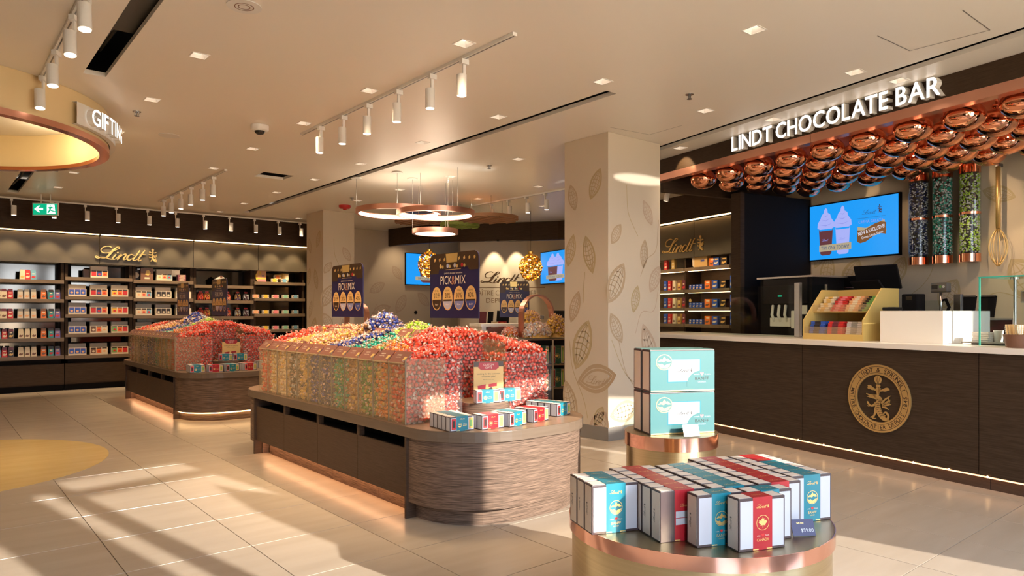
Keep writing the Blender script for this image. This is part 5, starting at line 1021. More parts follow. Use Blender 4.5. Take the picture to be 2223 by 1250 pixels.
z1 = modsL[1][3]
for x, c, l in ((52, 'cream', 'cream'), (68, 'red', 'red'), (80, 'sky', 'pale blue')): pass
for i, (u, c, c2, l) in enumerate(((43, 'p_cream', 'p_gold', 'plain cream'), (54.5, 'p_red', 'p_cream', 'red'), (67, 'p_sky', 'p_red', 'pale blue'))):
    put(('p', c), lambda: pouch(c, c2, c), f'{l} packet standing on the top shelf near the left picture edge', (XL(u), YP, z1[0]+.0005))
for r_ in range(1, 5):
    rowp = ([(-24, 'p_gold', 'p_red', 'p_brown', 'gold'), (-10, 'p_cream', 'p_brown', 'p_brown', 'cream'), (2.5, 'p_cream', 'p_brown', 'p_plum', 'tan'), (16.5, 'p_red', 'p_cream', 'p_plum', 'red')] if r_ < 3 else [(-24, 'p_gold', 'p_red', 'p_brown', 'gold'), (-10, 'p_sky', 'p_red', 'p_dark', 'grey blue'), (4, 'p_red', 'p_cream', 'p_plum', 'red'), (18, 'p_dark', 'p_gold', 'p_plum', 'dark')])
    for u, c, c2, tp_, l in rowp: put(('p', c, tp_), lambda: pouch(c, c2, tp_), f'{l} packet on the {sh[r_]} shelf at the left edge, {"left" if u < -15 else "middle" if u < 12 else "right"} of its row', (XL(u), YP, z1[r_]+.0005))
    for k in range(3):
        if r_ < 3: put('milk', lambda: pouch('p_milk', 'p_peach', 'p_grey'), f'white packet with orange picture, {("left", "middle", "right")[k]} of three on the {sh[r_]} shelf, left unit', (XL(38.3+14.6*k), YP, z1[r_]+.0005))
        else: put('duo', lambda: pouch('p_cream', 'p_brown', 'p_cream'), f'cream and brown packet, {("left", "middle", "right")[k]} of three on the {sh[r_]} shelf, left unit', (XL(39.5+14.3*k), YP, z1[r_]+.0005))
    for u, c, c2, l in ((89.5, 'p_orange', 'p_brown', 'orange'), (105.5, 'p_teal', 'p_red', 'teal'), (120, 'p_purple', 'p_red', 'purple')): put(('q', c), lambda: pouch(c, c2, 'p_brown' if c == 'p_orange' else 'p_dark'), f'{l} packet with dark top on the {sh[r_]} shelf of the left unit', (XL(u), YP, z1[r_]+.0005))
T3 = {'blue': ('p_blue',)*3, 'rbo': ('p_red', 'p_navy', 'p_orange'), 'yor': ('p_yellow', 'p_orange', 'p_red'), 'boc': ('p_brown', 'p_orange', 'p_cream'), 'gor': ('p_green', 'p_orange', 'p_red'), 'cbb': ('p_cream', 'p_peach', 'p_sky'), 'dark': ('p_dark',)*3, 'grey': ('p_grey', 'p_dark', 'p_grey')}

def TR(k, u, z, l, hd_='p_carton'): put(('t', k, hd_), lambda: tray(T3[k], 'p_carton', hd_), l, (XL(u), YP, z+.0005))
dsc = {'blue': 'three blue windows', 'rbo': 'red, navy and orange windows', 'yor': 'yellow, orange and red windows', 'boc': 'brown, orange and cream windows', 'gor': 'green, orange and red windows', 'cbb': 'cream, peach and blue windows', 'dark': 'three black windows', 'grey': 'grey windows'}
z2, z3, z4, z5 = (m[3] for m in modsL[2:])
TR('rbo', 197.5, z2[0], 'lone cream carton with red, navy and orange windows on the top shelf'); put('bb', lambda: slab(.09, .1, .14, 'p_brown'), 'dark brown box beside the lone cream carton on the top shelf', (XL(184), YP+.12, z2[0]+.0005))
for r_ in range(1, 5):
    for u, k in ((149, 'blue'), (196.5, 'rbo' if r_ < 3 else 'boc'), (242.5, 'yor' if r_ < 3 else 'gor')): TR(k, u, z2[r_], f'cream carton with {dsc[k]} on the {sh[r_]} shelf of the second unit', 'p_carton' if r_ == 1 else 'p_grey')
    for u, k in ((295.5, 'cbb'), (339, 'dark')): TR(k, u, z3[r_], f'cream carton with {dsc[k]} on the {sh[r_]} shelf of the third unit', 'p_carton' if r_ == 1 else 'p_grey')
TR('cbb', 341, z3[0], 'cream carton with cream and blue windows beside the dark poster on the top shelf')
for r_ in range(1, 3): put('t2', lambda: tray(('p_grey', 'p_dark'), 'p_carton', 'p_grey'), f'cream carton with grey and black windows at the right of the {sh[r_]} shelf, third unit', (XL(383), YP, z3[r_]+.0005))
pb = thing('dark_poster', 'square dark brown poster box with a gold blur on the top shelf', 'poster box', (XL(306.5), YP, z3[0]+.0005)); MB().box(0, .20, 0, .06, 0, .215, 'p_brown').obj('box', pb); m = MB(); m.flat([(.07, .10), (.12, .08), (.16, .13), (.13, .18), (.09, .17)], -.001, 'p_gold', axis='y'); m.box(.06, .14, -.001, 0, .02, .05, 'p_cream'); m.obj('print', pb)
rp_ = thing('round_tin', 'round dark tin with a pale label beside the dark poster box', 'tin', (XL(300), YP+.15, z3[0]+.09)); MB().cyl(.09, -.02, .02, 'p_dark', 24, Matrix.Rotation(R(90), 4, 'X')).obj('tin', rp_); MB().cyl(.05, .02, .022, 'p_cream', 20, Matrix.Rotation(R(90), 4, 'X')).obj('label', rp_)
for k in range(4): put('flt', lambda: slab(.14, .1, .028, 'p_plum', 'p_cream'), f'flat dark red box, {("lowest", "second", "third", "highest")[k]} of the stack on the third unit top shelf', (XL(387), YP, z3[0]+.0005+.0285*k))
hb = thing('house_box', 'white house-shaped gift box with a brown bow on the top shelf', 'gift box', (XL(469), YP, z4[0]+.0005)); MB().prism([(.02, 0), (.19, 0), (.21, .11), (.0, .11)], 0, .12, 'p_milk', axis='y').obj('box', hb); MB().prism([(.0, .11), (.21, .11), (.14, .165), (.07, .165)], .005, .115, 'p_milk', axis='y').box(.085, .125, -.002, .12, .145, .185, 'p_brown').obj('lid', hb); m = MB(); logo(m, .07, .05, .06, 'p_gold', y=-.002, k=2); m.obj('print', hb)
for r_ in (1, 2):
    for u, c, l in ((432, ('red', 'red'), 'red'), (446, ('gold', 'red'), 'gold and red'), (491, ('red', 'peach'), 'coral red'), (513, ('gold', 'blue') if r_ == 1 else ('silver', 'gold'), 'mixed gold'), (531, ('silver', 'dark'), 'silver and black')):
        put(('g', c), lambda: bag(c), f'clear gift bag of {l} sweets with a red tie on the {sh[r_]} shelf', (XL(u+4)+.02, YP+.06, z4[r_]+.0005))
ob = thing('promo_box', 'bright orange promotional box with pink shapes on the rightmost top shelf', 'promotional box', (XL(557), YP, z5[0]+.0005)); MB().box(.03, .20, 0, .14, 0, .215, 'p_orange2' if False else 'p_peach').obj('box', ob); m = MB(); m.box(.03, .20, -.001, 0, .0, .05, 'p_pink').box(.12, .15, -.0015, 0, .10, .13, 'p_purple').box(.05, .10, -.0015, 0, .14, .2, 'p_yellow').box(.03, .2, -.0012, 0, .05, .07, 'p_yellow'); m.flat([(.03, 0), (.0, .04), (-.01, .12), (.03, .21)], .0, 'p_yellow', axis='y'); m.obj('print', ob)
for u, dz, c, c2, l in ((590.5, 0, 'p_yellow', 'p_brown', 'yellow'), (612, 0, 'p_sky', 'p_dark', 'blue'), (597, .068, 'p_orange', 'p_plum', 'orange')): put(('m', c), lambda: mini(c, c2), f'{l} and white small carton on the rightmost top shelf beside the orange box', (XL(u), YP, z5[0]+.0005+dz))
put('lid', lambda: slab(.14, .06, .012, 'p_gold'), 'flat gold box lid lying on the small cartons of the top shelf', (XL(599), YP, z5[0]+.137))
for r_ in (1, 2, 3):
    for k, (c, c2, l) in enumerate((('p_peach', 'p_red', 'peach'), ('p_yellow', 'p_brown', 'yellow'), ('p_pink', 'p_red', 'pink'), ('p_mint', 'p_green', 'green'), ('p_sky', 'p_blue', 'blue'))): put(('m', c), lambda: mini(c, c2), f'{l} and white small carton on the {sh[r_]} shelf of the rightmost unit', (XL(549.5+21.7*k), YP, z5[r_]+.0005))
# ------------------------------------------------------------------ shelf wall beyond the pillar
def ZC(x, y, z): return C(x, y, z)
def yc(u): return onC(u, 600, 1.95)[0]
for nm, y0, y1 in (('far', 5.78, 7.1), ('middle', 4.80, 5.77), ('near', 4.42, 4.79)):
    t = thing('shelving_unit', f'dark wood shelving unit with warm shelf lights, {nm} piece behind the bar guard', 'shelving', C(0, 0), RC, 'shelving units behind the bar')
    MB().box(1.99, 2.30, y0, y0+.03, .1, 2.15, 'wood_dark').obj('upright', t); MB().box(2.30, 2.34, y0, y1, .1, 2.15, 'wood_shelf').obj('back_panel', t)
    for z in (1.995, 1.655, 1.375, 1.12, .8, .5): MB().box(1.95, 2.298, y0+.004, y1-.004, z-.05, z, 'wood_shelf').obj('shelf', t)
    for z in (1.995, 1.655, 1.375): MB().box(2.0, 2.02, y0+.03, y1-.03, z-.056, z-.0505, 'led_shelf').obj('light_strip', t)
    MB().box(1.97, 2.3, y0, y1, 0, .44, 'wood_dark').obj('cabinet', t)

for nd, (a, b) in enumerate(((4.425, 5.52), (5.525, 7.1))):
    t = thing('fascia_panel', f'taupe fascia panel with glowing top edge behind the bar, {"right" if not nd else "left"} piece', 'fascia', C(0, 0), RC); MB().box(1.93, 1.96, a, b, 2.15, 2.70, 'taupe_panel').obj('panel', t); MB().box(1.875, 1.915, a+.01, b-.01, 2.715, 2.728, 'led_warm').obj('light_strip', t)
struct(MB().box(1.87, 2.34, 4.42, 7.1, 2.73, CEIL-.001, 'wood_dark').obj('trim_7', None, C(0, 0), RC)); struct(MB().box(1.93, 2.35, 4.20, 4.415, 0, CEIL-.001, 'wood_dark').obj('wall_end', None, C(0, 0), RC))
ya, yb = yc(1441), yc(1513)
m = MB(); logo(m, 0, 0, ya-yb, 'gold_sign', None, .015, k=6); t = thing('script_sign', 'gold script logo sign with crest on the fascia behind the bar', 'logo sign', C(1.913, ya, 2.245), RC - R(90)); m.obj('lettering', t)
def PC(key, mk, label, u, z, dx=.0): 
    return put(key, mk, label, C(1.985+dx, yc(u), z+.0005), RC - R(90))
for u, c, c2, tp_, l in ((1438, 'p_red', 'p_cream', 'p_red', 'red'), (1454, 'p_gold', 'p_cream', 'p_gold', 'tan gold')): PC(('v', c), lambda: pouch(c, c2, tp_), f'{l} packet on the top shelf behind the bar next to the pillar', u, 1.995)
yp = thing('gold_poster_box', 'yellow gold poster box with maroon header on the shelf behind the bar', 'poster box', C(1.99, yc(1503), 1.9955), RC - R(90)); MB().box(0, .28, 0, .08, 0, .24, 'amber').obj('box', yp); m = MB(); m.flat([(.06, .24), (.24, .24), (.22, .205), (.08, .205)], -.001, 'red_card', axis='y'); text(m, 'CUSTOM GIFTS', .15, .217, .009, 'cream_text', y=-.0015, w=.1); m.box(.14, .22, -.001, 0, .08, .11, 'blue_print').flat([(0, 0), (.0, .2), (-.05, .16), (-.04, .02)], 0, 'p_cream', axis='y'); m.obj('print', yp)
def box3(z, nm, vis):
    PC(('s', 'p_orange'), lambda: slab(.11, .08, .125, 'p_orange', 'p_brown', 'p_cream'), f'orange chocolate box on the {nm} shelf behind the bar', 1526, z); PC(('s', 'p_blue'), lambda: slab(.115, .08, .125, 'p_blue', 'p_cream', 'p_gold'), f'blue chocolate box on the {nm} shelf behind the bar', 1541.5, z); PC(('s', 'p_dark'), lambda: slab(.125, .08, .125, 'p_dark', 'p_gold', 'p_gold'), f'black and gold chocolate box on the {nm} shelf behind the bar', 1558.5, z)
    PC(('s', 'tall'), lambda: slab(.06, .06, .18, 'p_blue', 'p_cream', 'p_gold'), f'tall blue and white carton on the {nm} shelf behind the bar', 1581, z); PC(('s', 'tall2'), lambda: slab(.05, .06, .16, 'p_gold', 'p_cream', 'p_gold'), f'tall gold carton on the {nm} shelf behind the bar', 1590, z, .0)
box3(1.655, 'second', 1); box3(1.375, 'third', 1); box3(1.12, 'fourth', 1)
put(('s', 'p_orange'), None, 'orange chocolate box on the top shelf behind the bar', C(1.99, yc(1535), 1.9955), RC - R(90)); put(('s', 'p_blue'), None, 'blue chocolate box on the top shelf behind the bar', C(1.99, yc(1544), 1.9955), RC - R(90)); put(('s', 'p_dark'), None, 'black and gold chocolate box on the top shelf behind the bar', C(1.99, yc(1560), 1.9955), RC - R(90))
PC('bigblack', lambda: slab(.16, .1, .24, 'p_dark'), 'large plain black box at the right end of the top shelf behind the bar', 1579, 1.995)
for u, c, c2, tp_, l in ((1437, 'p_blue', 'p_milk', 'p_blue', 'blue'), (1446, 'p_red', 'p_cream', 'p_red', 'red'), (1456, 'p_cream', 'p_brown', 'p_cream', 'cream'), (1467, 'p_gold', 'p_plum', 'p_brown', 'gold brown'), (1477, 'p_plum', 'p_red', 'p_plum', 'maroon')):
    for z, nm in ((1.655, 'second'), (1.375, 'third'), (1.12, 'fourth')): PC(('w', c), lambda: pouch(c, c2, tp_), f'{l} packet on the {nm} shelf behind the bar next to the pillar', u, z)
for z, nm in ((1.655, 'second'), (1.375, 'third'), (1.12, 'fourth')):
    for k in range(4): PC('jar', lambda: slab(.055, .05, .075, 'p_blue', 'p_gold', 'p_cream'), f'small blue and gold carton, {("left", "second", "third", "right")[k]} of four on the {nm} shelf behind the bar', 1492+7.6*k, z)
for z, nm in ((1.655, 'second'), (1.375, 'third')):
    t = put('bunny', lambda: (lambda t: (MB().lathe([(.001, .0), (.032, .005), (.036, .03), (.026, .06), (.016, .075), (.022, .09), (.018, .105), (.004, .115)], 'gold_foil', 14).obj('body', t), MB().cyl(.005, .105, .15, 'gold_foil', 6, Matrix.Translation((.008, 0, 0))).cyl(.005, .105, .15, 'gold_foil', 6, Matrix.Translation((-.008, 0, 0))).obj('ears', t), t)[-1])(thing('foil_figure', 'x', 'chocolate figure')), f'gold foil chocolate figure on the {nm} shelf behind the bar', C(2.05, yc(1600), z+.0005), RC)
# ------------------------------------------------------------------ far pay desk, third display and hanging lamps
pdk = thing('pay_desk', 'pale pay desk with dark worktop in front of the far curved wall', 'counter', (0, 0, 0))
a, b = atD(1020, 700, 13.2), atD(1235, 700, 12.6); dd = Vector((b.x-a.x, b.y-a.y, 0)); hh = math.atan2(dd.y, dd.x); Ld = dd.length; pdk.location = (a.x, a.y, 0); pdk.rotation_euler = (0, 0, hh)
MB().box(0, Ld, 0, .6, 0, .98, 'acrylic_white').obj('body', pdk); MB().box(-.03, Ld+.03, -.03, .62, .98, 1.02, 'wood_dark').obj('top', pdk)
def onD(u, dz=0, dy=.2): 
    t = (u-1020)/215*Ld; return (a.x + math.cos(hh)*t - math.sin(hh)*dy, a.y + math.sin(hh)*t + math.cos(hh)*dy, 1.0205 + dz)
for u, w, h, lb in ((1056, .10, .24, 'small black till screen left on the far pay desk'), (1084, .24, .26, 'black till monitor beside the third price sign'), (1208, .24, .26, 'black monitor at the pillar end of the far pay desk')):
    t = thing('till_monitor', lb, 'monitor', onD(u), hh); MB().box(-w/2, w/2, 0, .03, .06, h+.06, 'black', Matrix.Rotation(R(-12), 4, 'X')).obj('screen_case', t); MB().box(-.04, .04, 0, .06, 0, .08, 'black').obj('stand', t)
t = thing('scale_display', 'small grey scale display on a post seen through the copper arch', 'scale display', onD(1168), hh); MB().tube([(0, 0, 0), (0, 0, .16)], .01, 'steel', 6).obj('post', t); MB().box(-.07, .07, -.02, .02, .15, .22, 'steel_dark').obj('display_case', t)
for u, c, lb in ((1066, 'p_cream', 'cream gift carton on the far pay desk'), (1082, 'p_red', 'red gift carton on the far pay desk'), (1190, 'p_yellow', 'folded yellow card on the far pay desk')):
    t = put(('d', c), lambda: slab(.13, .1, .11, c, 'p_gold'), lb, onD(u, 0, .05), hh)
bt = thing('maroon_display', 'maroon and gold menu board leaning on the far pay desk', 'menu board', onD(1043, 0, .1), hh); MB().box(-.07, .07, 0, .02, 0, .30, 'p_plum', Matrix.Rotation(R(-10), 4, 'X')).obj('board', bt)
# third display with copper arch
def arch(label, c, w, h, z0, rz, rr=.018):
    t = thing('copper_arch', label, 'arch', (c[0], c[1], z0), rz); n = 20; r = w/2; m = MB()
    P = [(-r, 0)] + [(-r*math.cos(math.pi*i/n), h-r + r*math.sin(math.pi*i/n)) for i in range(n+1)] + [(r, 0)]; q = .045
    O = [(-r-.0, 0)] + [(-(r)*math.cos(math.pi*i/n), h-r + r*math.sin(math.pi*i/n)) for i in range(n+1)] + [(r, 0)]; I = [(p[0]*(1-.02/r), min(p[1], p[1]) if i in (0, len(O)-1) else (h-r) + (p[1]-(h-r))*(1-.02/r)) for i, p in enumerate(O)]
    vs = [(p[0], y, p[1]) for y in (-q, q) for p in O + I]; N = len(O); fs = []
    for i in range(N-1): fs += [(i, i+1, 2*N+i+1, 2*N+i), (N+i+1, N+i, 3*N+i, 3*N+i+1), (i+1, i, N+i, N+i+1), (2*N+i, 2*N+i+1, 3*N+i+1, 3*N+i)]
    m.add(vs, fs, 'copper_satin'); m.obj('band', t); return t
ac = atD(1165, 728, 8.6); ds = thing('gift_table', 'glass-topped gift table with dark green boxes under the copper arch', 'table', (ac.x, ac.y, 0), -.35)
MB().box(-.55, .75, -.28, .34, .985, 1.0, 'glass').box(-.55, .75, -.28, .34, .97, .984, 'wood_top').obj('top', ds)
for x_ in (-.5, .1, .70): MB().box(x_-.012, x_+.012, -.27, -.245, 0, .97, 'steel').obj('leg', ds)
for z_ in (.68, .4, .1): MB().box(-.53, .73, -.26, .31, z_-.015, z_, 'wood_top').obj('shelf', ds)
MB().box(-.53, .73, .31, .33, 0, .97, 'p_dark').obj('back_panel', ds)
for r_, z_ in enumerate((.68, .4)):
    for k in range(6): put('gb', lambda: boxes('green_box', .16, .06, .22, 'p_green2', 'leaf', 'CANADA', small=True), f'dark green boxed gift, {("first", "second", "third", "fourth", "fifth", "sixth")[k]} along the {"upper" if not r_ else "lower"} shelf of the gift table', Vector((ac.x, ac.y, 0)) + Matrix.Rotation(-.35, 3, 'Z') @ Vector((-.48 + .2*k, -.2, z_+.0005)), -.35)
arch('wide copper arch handle rising from the gift table near the front pillar', (ac.x, ac.y), .50, .52, 1.001, -.05)
g = np.random.default_rng(3)
def pile(nm, label, u, v, d, rx, h, cols, n=260, z=None):
    c = atD(u, v, d); z = c.z if z is None else z; a = g.uniform(0, 6.28, n); r = np.sqrt(g.random(n)); hh_ = h*np.sqrt(np.clip(1-r*r, 0, 1))*g.uniform(.7, 1, n)
    o = sweets(np.stack([rx*r*np.cos(a), rx*.8*r*np.sin(a), hh_ + .016], 1), (cols, g.integers(0, len(cols), n)), nm, None, MB().cyl(rx*.9, 0, h*.6, 'p_gold', 12, r2=rx*.4), r=.017, seed=1, loc=(c.x, c.y, z)); tag(o, label, 'truffles', None, 'stuff')
pile('truffle_heap', 'heap of white and silver wrapped truffles under the copper arch', 1166, 728, 8.35, .17, .16, ['silver', 'cream'], z=1.001)
pile('truffle_heap', 'heap of gold wrapped truffles right of the copper arch', 1206, 728, 8.6, .14, .26, ['gold', 'yellow'], z=1.001)
pile('truffle_heap', 'small heap of red wrapped truffles left of the copper arch', 1108, 728, 8.5, .10, .10, ['red', 'orange'], z=1.001)
pile('truffle_heap', 'heap of bright gold truffles behind the copper arch', 1152, 700, 9.4, .13, .14, ['gold', 'yellow'], z=1.16)
q = atD(1152, 700, 9.4); MB_ = thing('candy_table', 'pale back table carrying gold truffles and maroon labels behind the copper arch', 'table', (q.x-.05, q.y, 0), -.3); MB().box(-.75, .65, -.22, .22, 1.12, 1.155, 'acrylic_white').obj('top', MB_)
for x_ in (-.7, .6): MB().box(x_-.03, x_+.03, -.2, .2, 0, 1.12, 'acrylic_white').obj('leg', MB_)
for k in range(5): MB().box(-.66+.25*k, -.45+.25*k, -.225, -.22, 1.02, 1.11, 'label_plate').box(-.62+.25*k, -.49+.25*k, -.228, -.225, .99, 1.03, 'amber').obj('label_plate', MB_)
sg = atD(1117, 690, 9.5); sign('pick_and_mix_sign', 'smallest navy pick and mix price sign, half behind the copper arch', .40, .485, (sg.x, sg.y, 1.235), R(-38), 'pick and mix signs')
a2 = onX(792, 705, 3.05); ar2 = arch('narrow copper arch handle behind the left price sign of the front island', (4.05, 7.78), .30, .43, 1.0, R(-60))
st2 = thing('basket_stand', 'slim dark stand carrying the narrow copper arch behind the front island', 'stand', (4.05, 7.78, 0), R(-60)); MB().box(-.19, .19, -.14, .14, .96, .999, 'wood_dark').obj('top', st2); MB().box(-.17, .17, -.12, .12, 0, .96, 'wood_dark').obj('body', st2)
sn = thing('wall_sensor', 'small round black sensor on the far printed wall', 'sensor', onY(902, 678, 13.86)); MB().cyl(.04, 0, .02, 'black', 16, Matrix.Rotation(R(90), 4, 'X')).obj('body', sn)
# raised sign on the far curved wall
A = Vector((10.08, 13.3, 0)); B = Vector((10.37, 11.4, 0)); hd3 = math.atan2((B-A).y, (B-A).x)
c0 = atD(1046, 598, 15.2); c1 = atD(1138, 598, 15.2); fs = thing('script_sign', 'large bronze script logo sign with lettering below on the far curved wall', 'logo sign', (c0.x, c0.y, 0), math.atan2((c1-c0).y, (c1-c0).x)); W = (c1-c0).length
m = MB(); z0 = atD(1046, 615, 15.2).z; logo(m, -.02, z0, W*.92, 'copper_bronze', None, .03, k=6, fat=1.5); m.obj('lettering', fs)
m = MB(); m.box(-.35, W+.45, 0, .02, z0-.10, z0-.085, 'copper_bronze'); text(m, 'MAÎTRE CHOCOLATIER', W*.55, z0-.26, .11, 'copper_bronze', w=W*1.5, depth=.02); text(m, 'DEPUIS 1845', W*.55, z0-.42, .10, 'copper_bronze', w=W*.9, depth=.02); m.obj('small_lettering', fs)
MB().box(-.5, W+.6, .45, .55, 0, CEIL-.002, 'wall_beige').obj('wall_panel', wff, (c0.x, c0.y, 0), math.atan2((c1-c0).y, (c1-c0).x))


for (u, v, d, lb) in ((1152, 580, 12.6, 'round pendant lamp of gold leaves beside the far wall screen'), (932, 574, 12.9, 'round pendant lamp of gold leaves partly behind the front price sign')):
    c = atD(u, v, d); t = thing('gold_pendant', lb, 'pendant lamp', c, 0, 'gold leaf pendant lamps'); m = MB(); g2 = np.random.default_rng(int(u))
    for k in range(640):
        w_ = g2.normal(size=3); w_ /= np.linalg.norm(w_); p_ = Vector((w_[0]*.20, w_[1]*.20, w_[2]*.23)); zz = Vector(w_) + Vector(g2.normal(size=3))*.45
        Tm = Matrix.Translation(p_) @ zz.to_track_quat('Z', 'Y').to_matrix().to_4x4(); m.add([(-.027, 0, 0), (0, -.021, .006), (.027, 0, 0), (0, .021, .006)], [(0, 1, 2, 3)], 'gold_foil', Tm)
    o = m.obj('leaf', t); o['kind'] = 'stuff'; MB().cyl(.003, .22, CEIL-c.z-.002, 'black', 6).cyl(.05, .24, .28, 'gold_foil', 12).obj('cord', t)
    lamp('POINT', c, 5, (1, .75, .4), size=.06)
for k_ in (.28, .82):
    q_ = (c1-c0).normalized(); n_ = Vector((-q_.y, q_.x, 0)); b_ = Vector((c0.x, c0.y, 0)) + q_*W*k_; lamp('SPOT', (b_ + n_*.12 + Vector((0, 0, CEIL-.05))), 60, (1, .78, .5), b_ + n_*.44 + Vector((0, 0, 1.9)), .02, 46, .5)
# ceiling discs shaped like cut pods
for (u, v, d, r, m1, lb) in ((907, 483, 12.9, .42, 'disc_brown', 'brown ribbed ceiling disc behind the ring lamps'), (998, 491, 12.0, .34, 'disc_green', 'green ribbed ceiling disc below the white spotlights'), (1060, 477, 11.2, .48, 'disc_brown', 'large brown ribbed ceiling disc beside the spotlight track')):
    c = atD(u, v, d); t = thing('ceiling_disc', lb, 'ceiling disc', (c.x, c.y, c.z)); MB().cyl(r, 0, .05, m1, 40).obj('disc', t); m = MB()
    for k in range(7): m.tube([(-r*.95+k*r*.32, -math.sqrt(max(0, 1-(-.95+k*.32)**2))*r, -.004), (-r*.95+k*r*.32, math.sqrt(max(0, 1-(-.95+k*.32)**2))*r, -.004)], .012, m1, 5)
    m.obj('rib', t); w = MB()
    for a_ in (0, 2.1, 4.2): w.tube([(r*.6*math.cos(a_), r*.6*math.sin(a_), .05), (r*.6*math.cos(a_), r*.6*math.sin(a_), CEIL-c.z-.002)], .0025, 'steel', 4)
    w.obj('wire', t)
# ------------------------------------------------------------------ ceiling fittings
def ringlamp(label, u, v, d, r, can):
    c = atD(u, v, d); t = thing('ring_lamp', label, 'pendant lamp', c, 0, 'copper ring lamps'); h = .066
    MB().lathe([(r, -h/2), (r, h/2)], 'copper_satin', 72).lathe([(r-.04, h/2), (r-.04, -h/2)], 'copper_satin', 72).lathe([(r-.04, h/2), (r, h/2)], 'copper_satin', 72).lathe([(r-.04, -h/2), (r, -h/2)], 'copper_satin', 72).obj('ring', t)
    MB().lathe([(r-.0405, -h/2+.006), (r-.0405, h/2-.014)], 'led_ring', 72).obj('diffuser', t)
    w = MB(); top = CEIL - c.z - .003
    for k in range(3): a = 2.1*k + .5; w.tube([(r*.98*math.cos(a), r*.98*math.sin(a), h/2), (r*.98*math.cos(a), r*.98*math.sin(a), top)], .003, 'steel', 4)
    w.obj('wire', t); MB().cyl(.07, top-.012, top, 'white', 20, Matrix.Translation((r*.98*math.cos(.5+2.1), r*.98*math.sin(.5+2.1), 0))).obj('ceiling_cap', t)
    lamp('POINT', (c.x, c.y, c.z-.03), 5 if r > .4 else 3, (1, .80, .58), size=r*.6)
ringlamp('largest copper ring pendant lamp, left of the three', 865, 460, 9.6, .575, (-.15, .1))
ringlamp('copper ring pendant lamp, right and slightly lower of the large two', 946, 463, 9.2, .51, (-.30, .2))
ringlamp('smallest and lowest copper ring pendant lamp', 945, 503, 9.6, .315, (0, 0))
dl = thing('recessed_downlight', 'x', 'downlight'); h = .052; f_ = MB()
for a, b, c_, d_ in ((-h-.008, h+.008, -h-.008, -h), (-h-.008, h+.008, h, h+.008), (-h-.008, -h, -h, h), (h, h+.008, -h, h)): f_.box(a, b, c_, d_, -.003, .0, 'white')
f_.obj('frame', dl); MB().add([(-h, -h, 0), (h, -h, 0), (h, h, 0), (-h, h, 0), (-.03, -.03, .034), (.03, -.03, .034), (.03, .03, .034), (-.03, .03, .034)], [(0, 1, 5, 4), (1, 2, 6, 5), (2, 3, 7, 6), (3, 0, 4, 7)], 'white_gloss').obj('reflector', dl); MB().add([(-.03, -.03, .033), (.03, -.03, .033), (.03, .03, .033), (-.03, .03, .033)], [(0, 3, 2, 1)], 'led_down').obj('lens', dl)
cols_ = sorted({x for x, y in DL}); cnt = {}
rown = {1.5: 'leftmost row', 2.81: 'row left of the front island', 4.11: 'row above the long slot', 5.42: 'row before the front pillar', 5.575: 'spot beside the rear pillar', 6.82: 'row by the copper ring lamps', 8.15: 'farthest right row'}
for i, (x, y) in enumerate(DL):
    cnt[x] = cnt.get(x, 0) + 1; lb = f'square recessed downlight, {ordn[cnt[x]-1]} from the street in the {rown[x]}'
    if i == 0: dl['label'] = lb; dl.location = (x, y, CEIL); dl['group'] = 'recessed downlights'
    else: dup(dl, lb, (x, y, CEIL), 0, 'recessed downlights')
    lamp('SPOT', (x, y, CEIL-.01), 20, (1, .75, .48), (x, y, 0), .04, 115, .9)
for i, (x, y) in enumerate(DLC): dup(dl, f'square recessed downlight, {ordn[i]} from the street in the strip above the bar lettering', (x, y, CEIL), RC, 'recessed downlights')
# spotlights on tracks
sp = thing('track_spotlight', 'x', 'spotlight'); MB().box(-.018, .018, -.03, .03, -.035, 0, 'white').obj('track_adapter', sp); MB().box(-.006, .006, -.012, .012, -.10, -.035, 'white').obj('arm', sp)
MB().cyl(.036, -.25, -.10, 'white', 20, Matrix.Translation((.042*0+.03, 0, 0))).obj('housing', sp); MB().cyl(.031, -.252, -.2502, 'led_down', 20, Matrix.Translation((.03, 0, 0))).obj('lens', sp)
spn = [0]
def track(label, p0, p1, z, us, gp, aim=None, power=0, rz=0, tilt=0):
    p0 = Vector((p0[0], p0[1], z)); p1 = Vector((p1[0], p1[1], z)); d = p1-p0; a = math.atan2(d.y, d.x)
    t = thing('light_track', label, 'light track', p0, a); MB().box(0, d.length, -.018, .018, -.0, .022, 'white').obj('rail', t); MB().box(.01, d.length-.01, -.004, .004, -.0015, -.0002, 'steel_dark').obj('groove', t)
    for k, p in enumerate(us):
        loc = (p[0], p[1], z-.002); lb = f'white cylinder spotlight, {ordn[k]} {gp[0]}'; rot = (tilt*math.sin(rz), tilt*math.cos(rz), a + rz)
        if spn[0] == 0: sp['label'] = lb; sp.location = loc; sp.rotation_euler = rot; sp['group'] = gp[1]
        else: dup(sp, lb, loc, group=gp[1], rot=rot)
        spn[0] += 1
        if power: tg = aim(p); lamp('SPOT', (loc[0], loc[1], z-.28), power*.72, (1, .75, .45), tg, .03, 60, .6)
ZT = CEIL - .0225
track('long white light track over the front island', (2.95, 3.49), (2.95, 6.85), ZT, [(2.95, y) for y in (4.05, 4.46, 4.95, 5.45, 5.92, 6.40)], ('from the street on the track over the front island', 'spotlights over the front island'), lambda p: (2.85, p[1]-.1, .9), 55)
track('white light track over the rear island', (2.95, 9.2), (2.95, 12.5), ZT, [(2.95, y) for y in (9.69, 10.15, 10.71, 11.21, 11.74, 12.21)], ('from the street on the track over the rear island', 'spotlights over the rear island'), lambda p: (2.85, p[1], .9), 42)
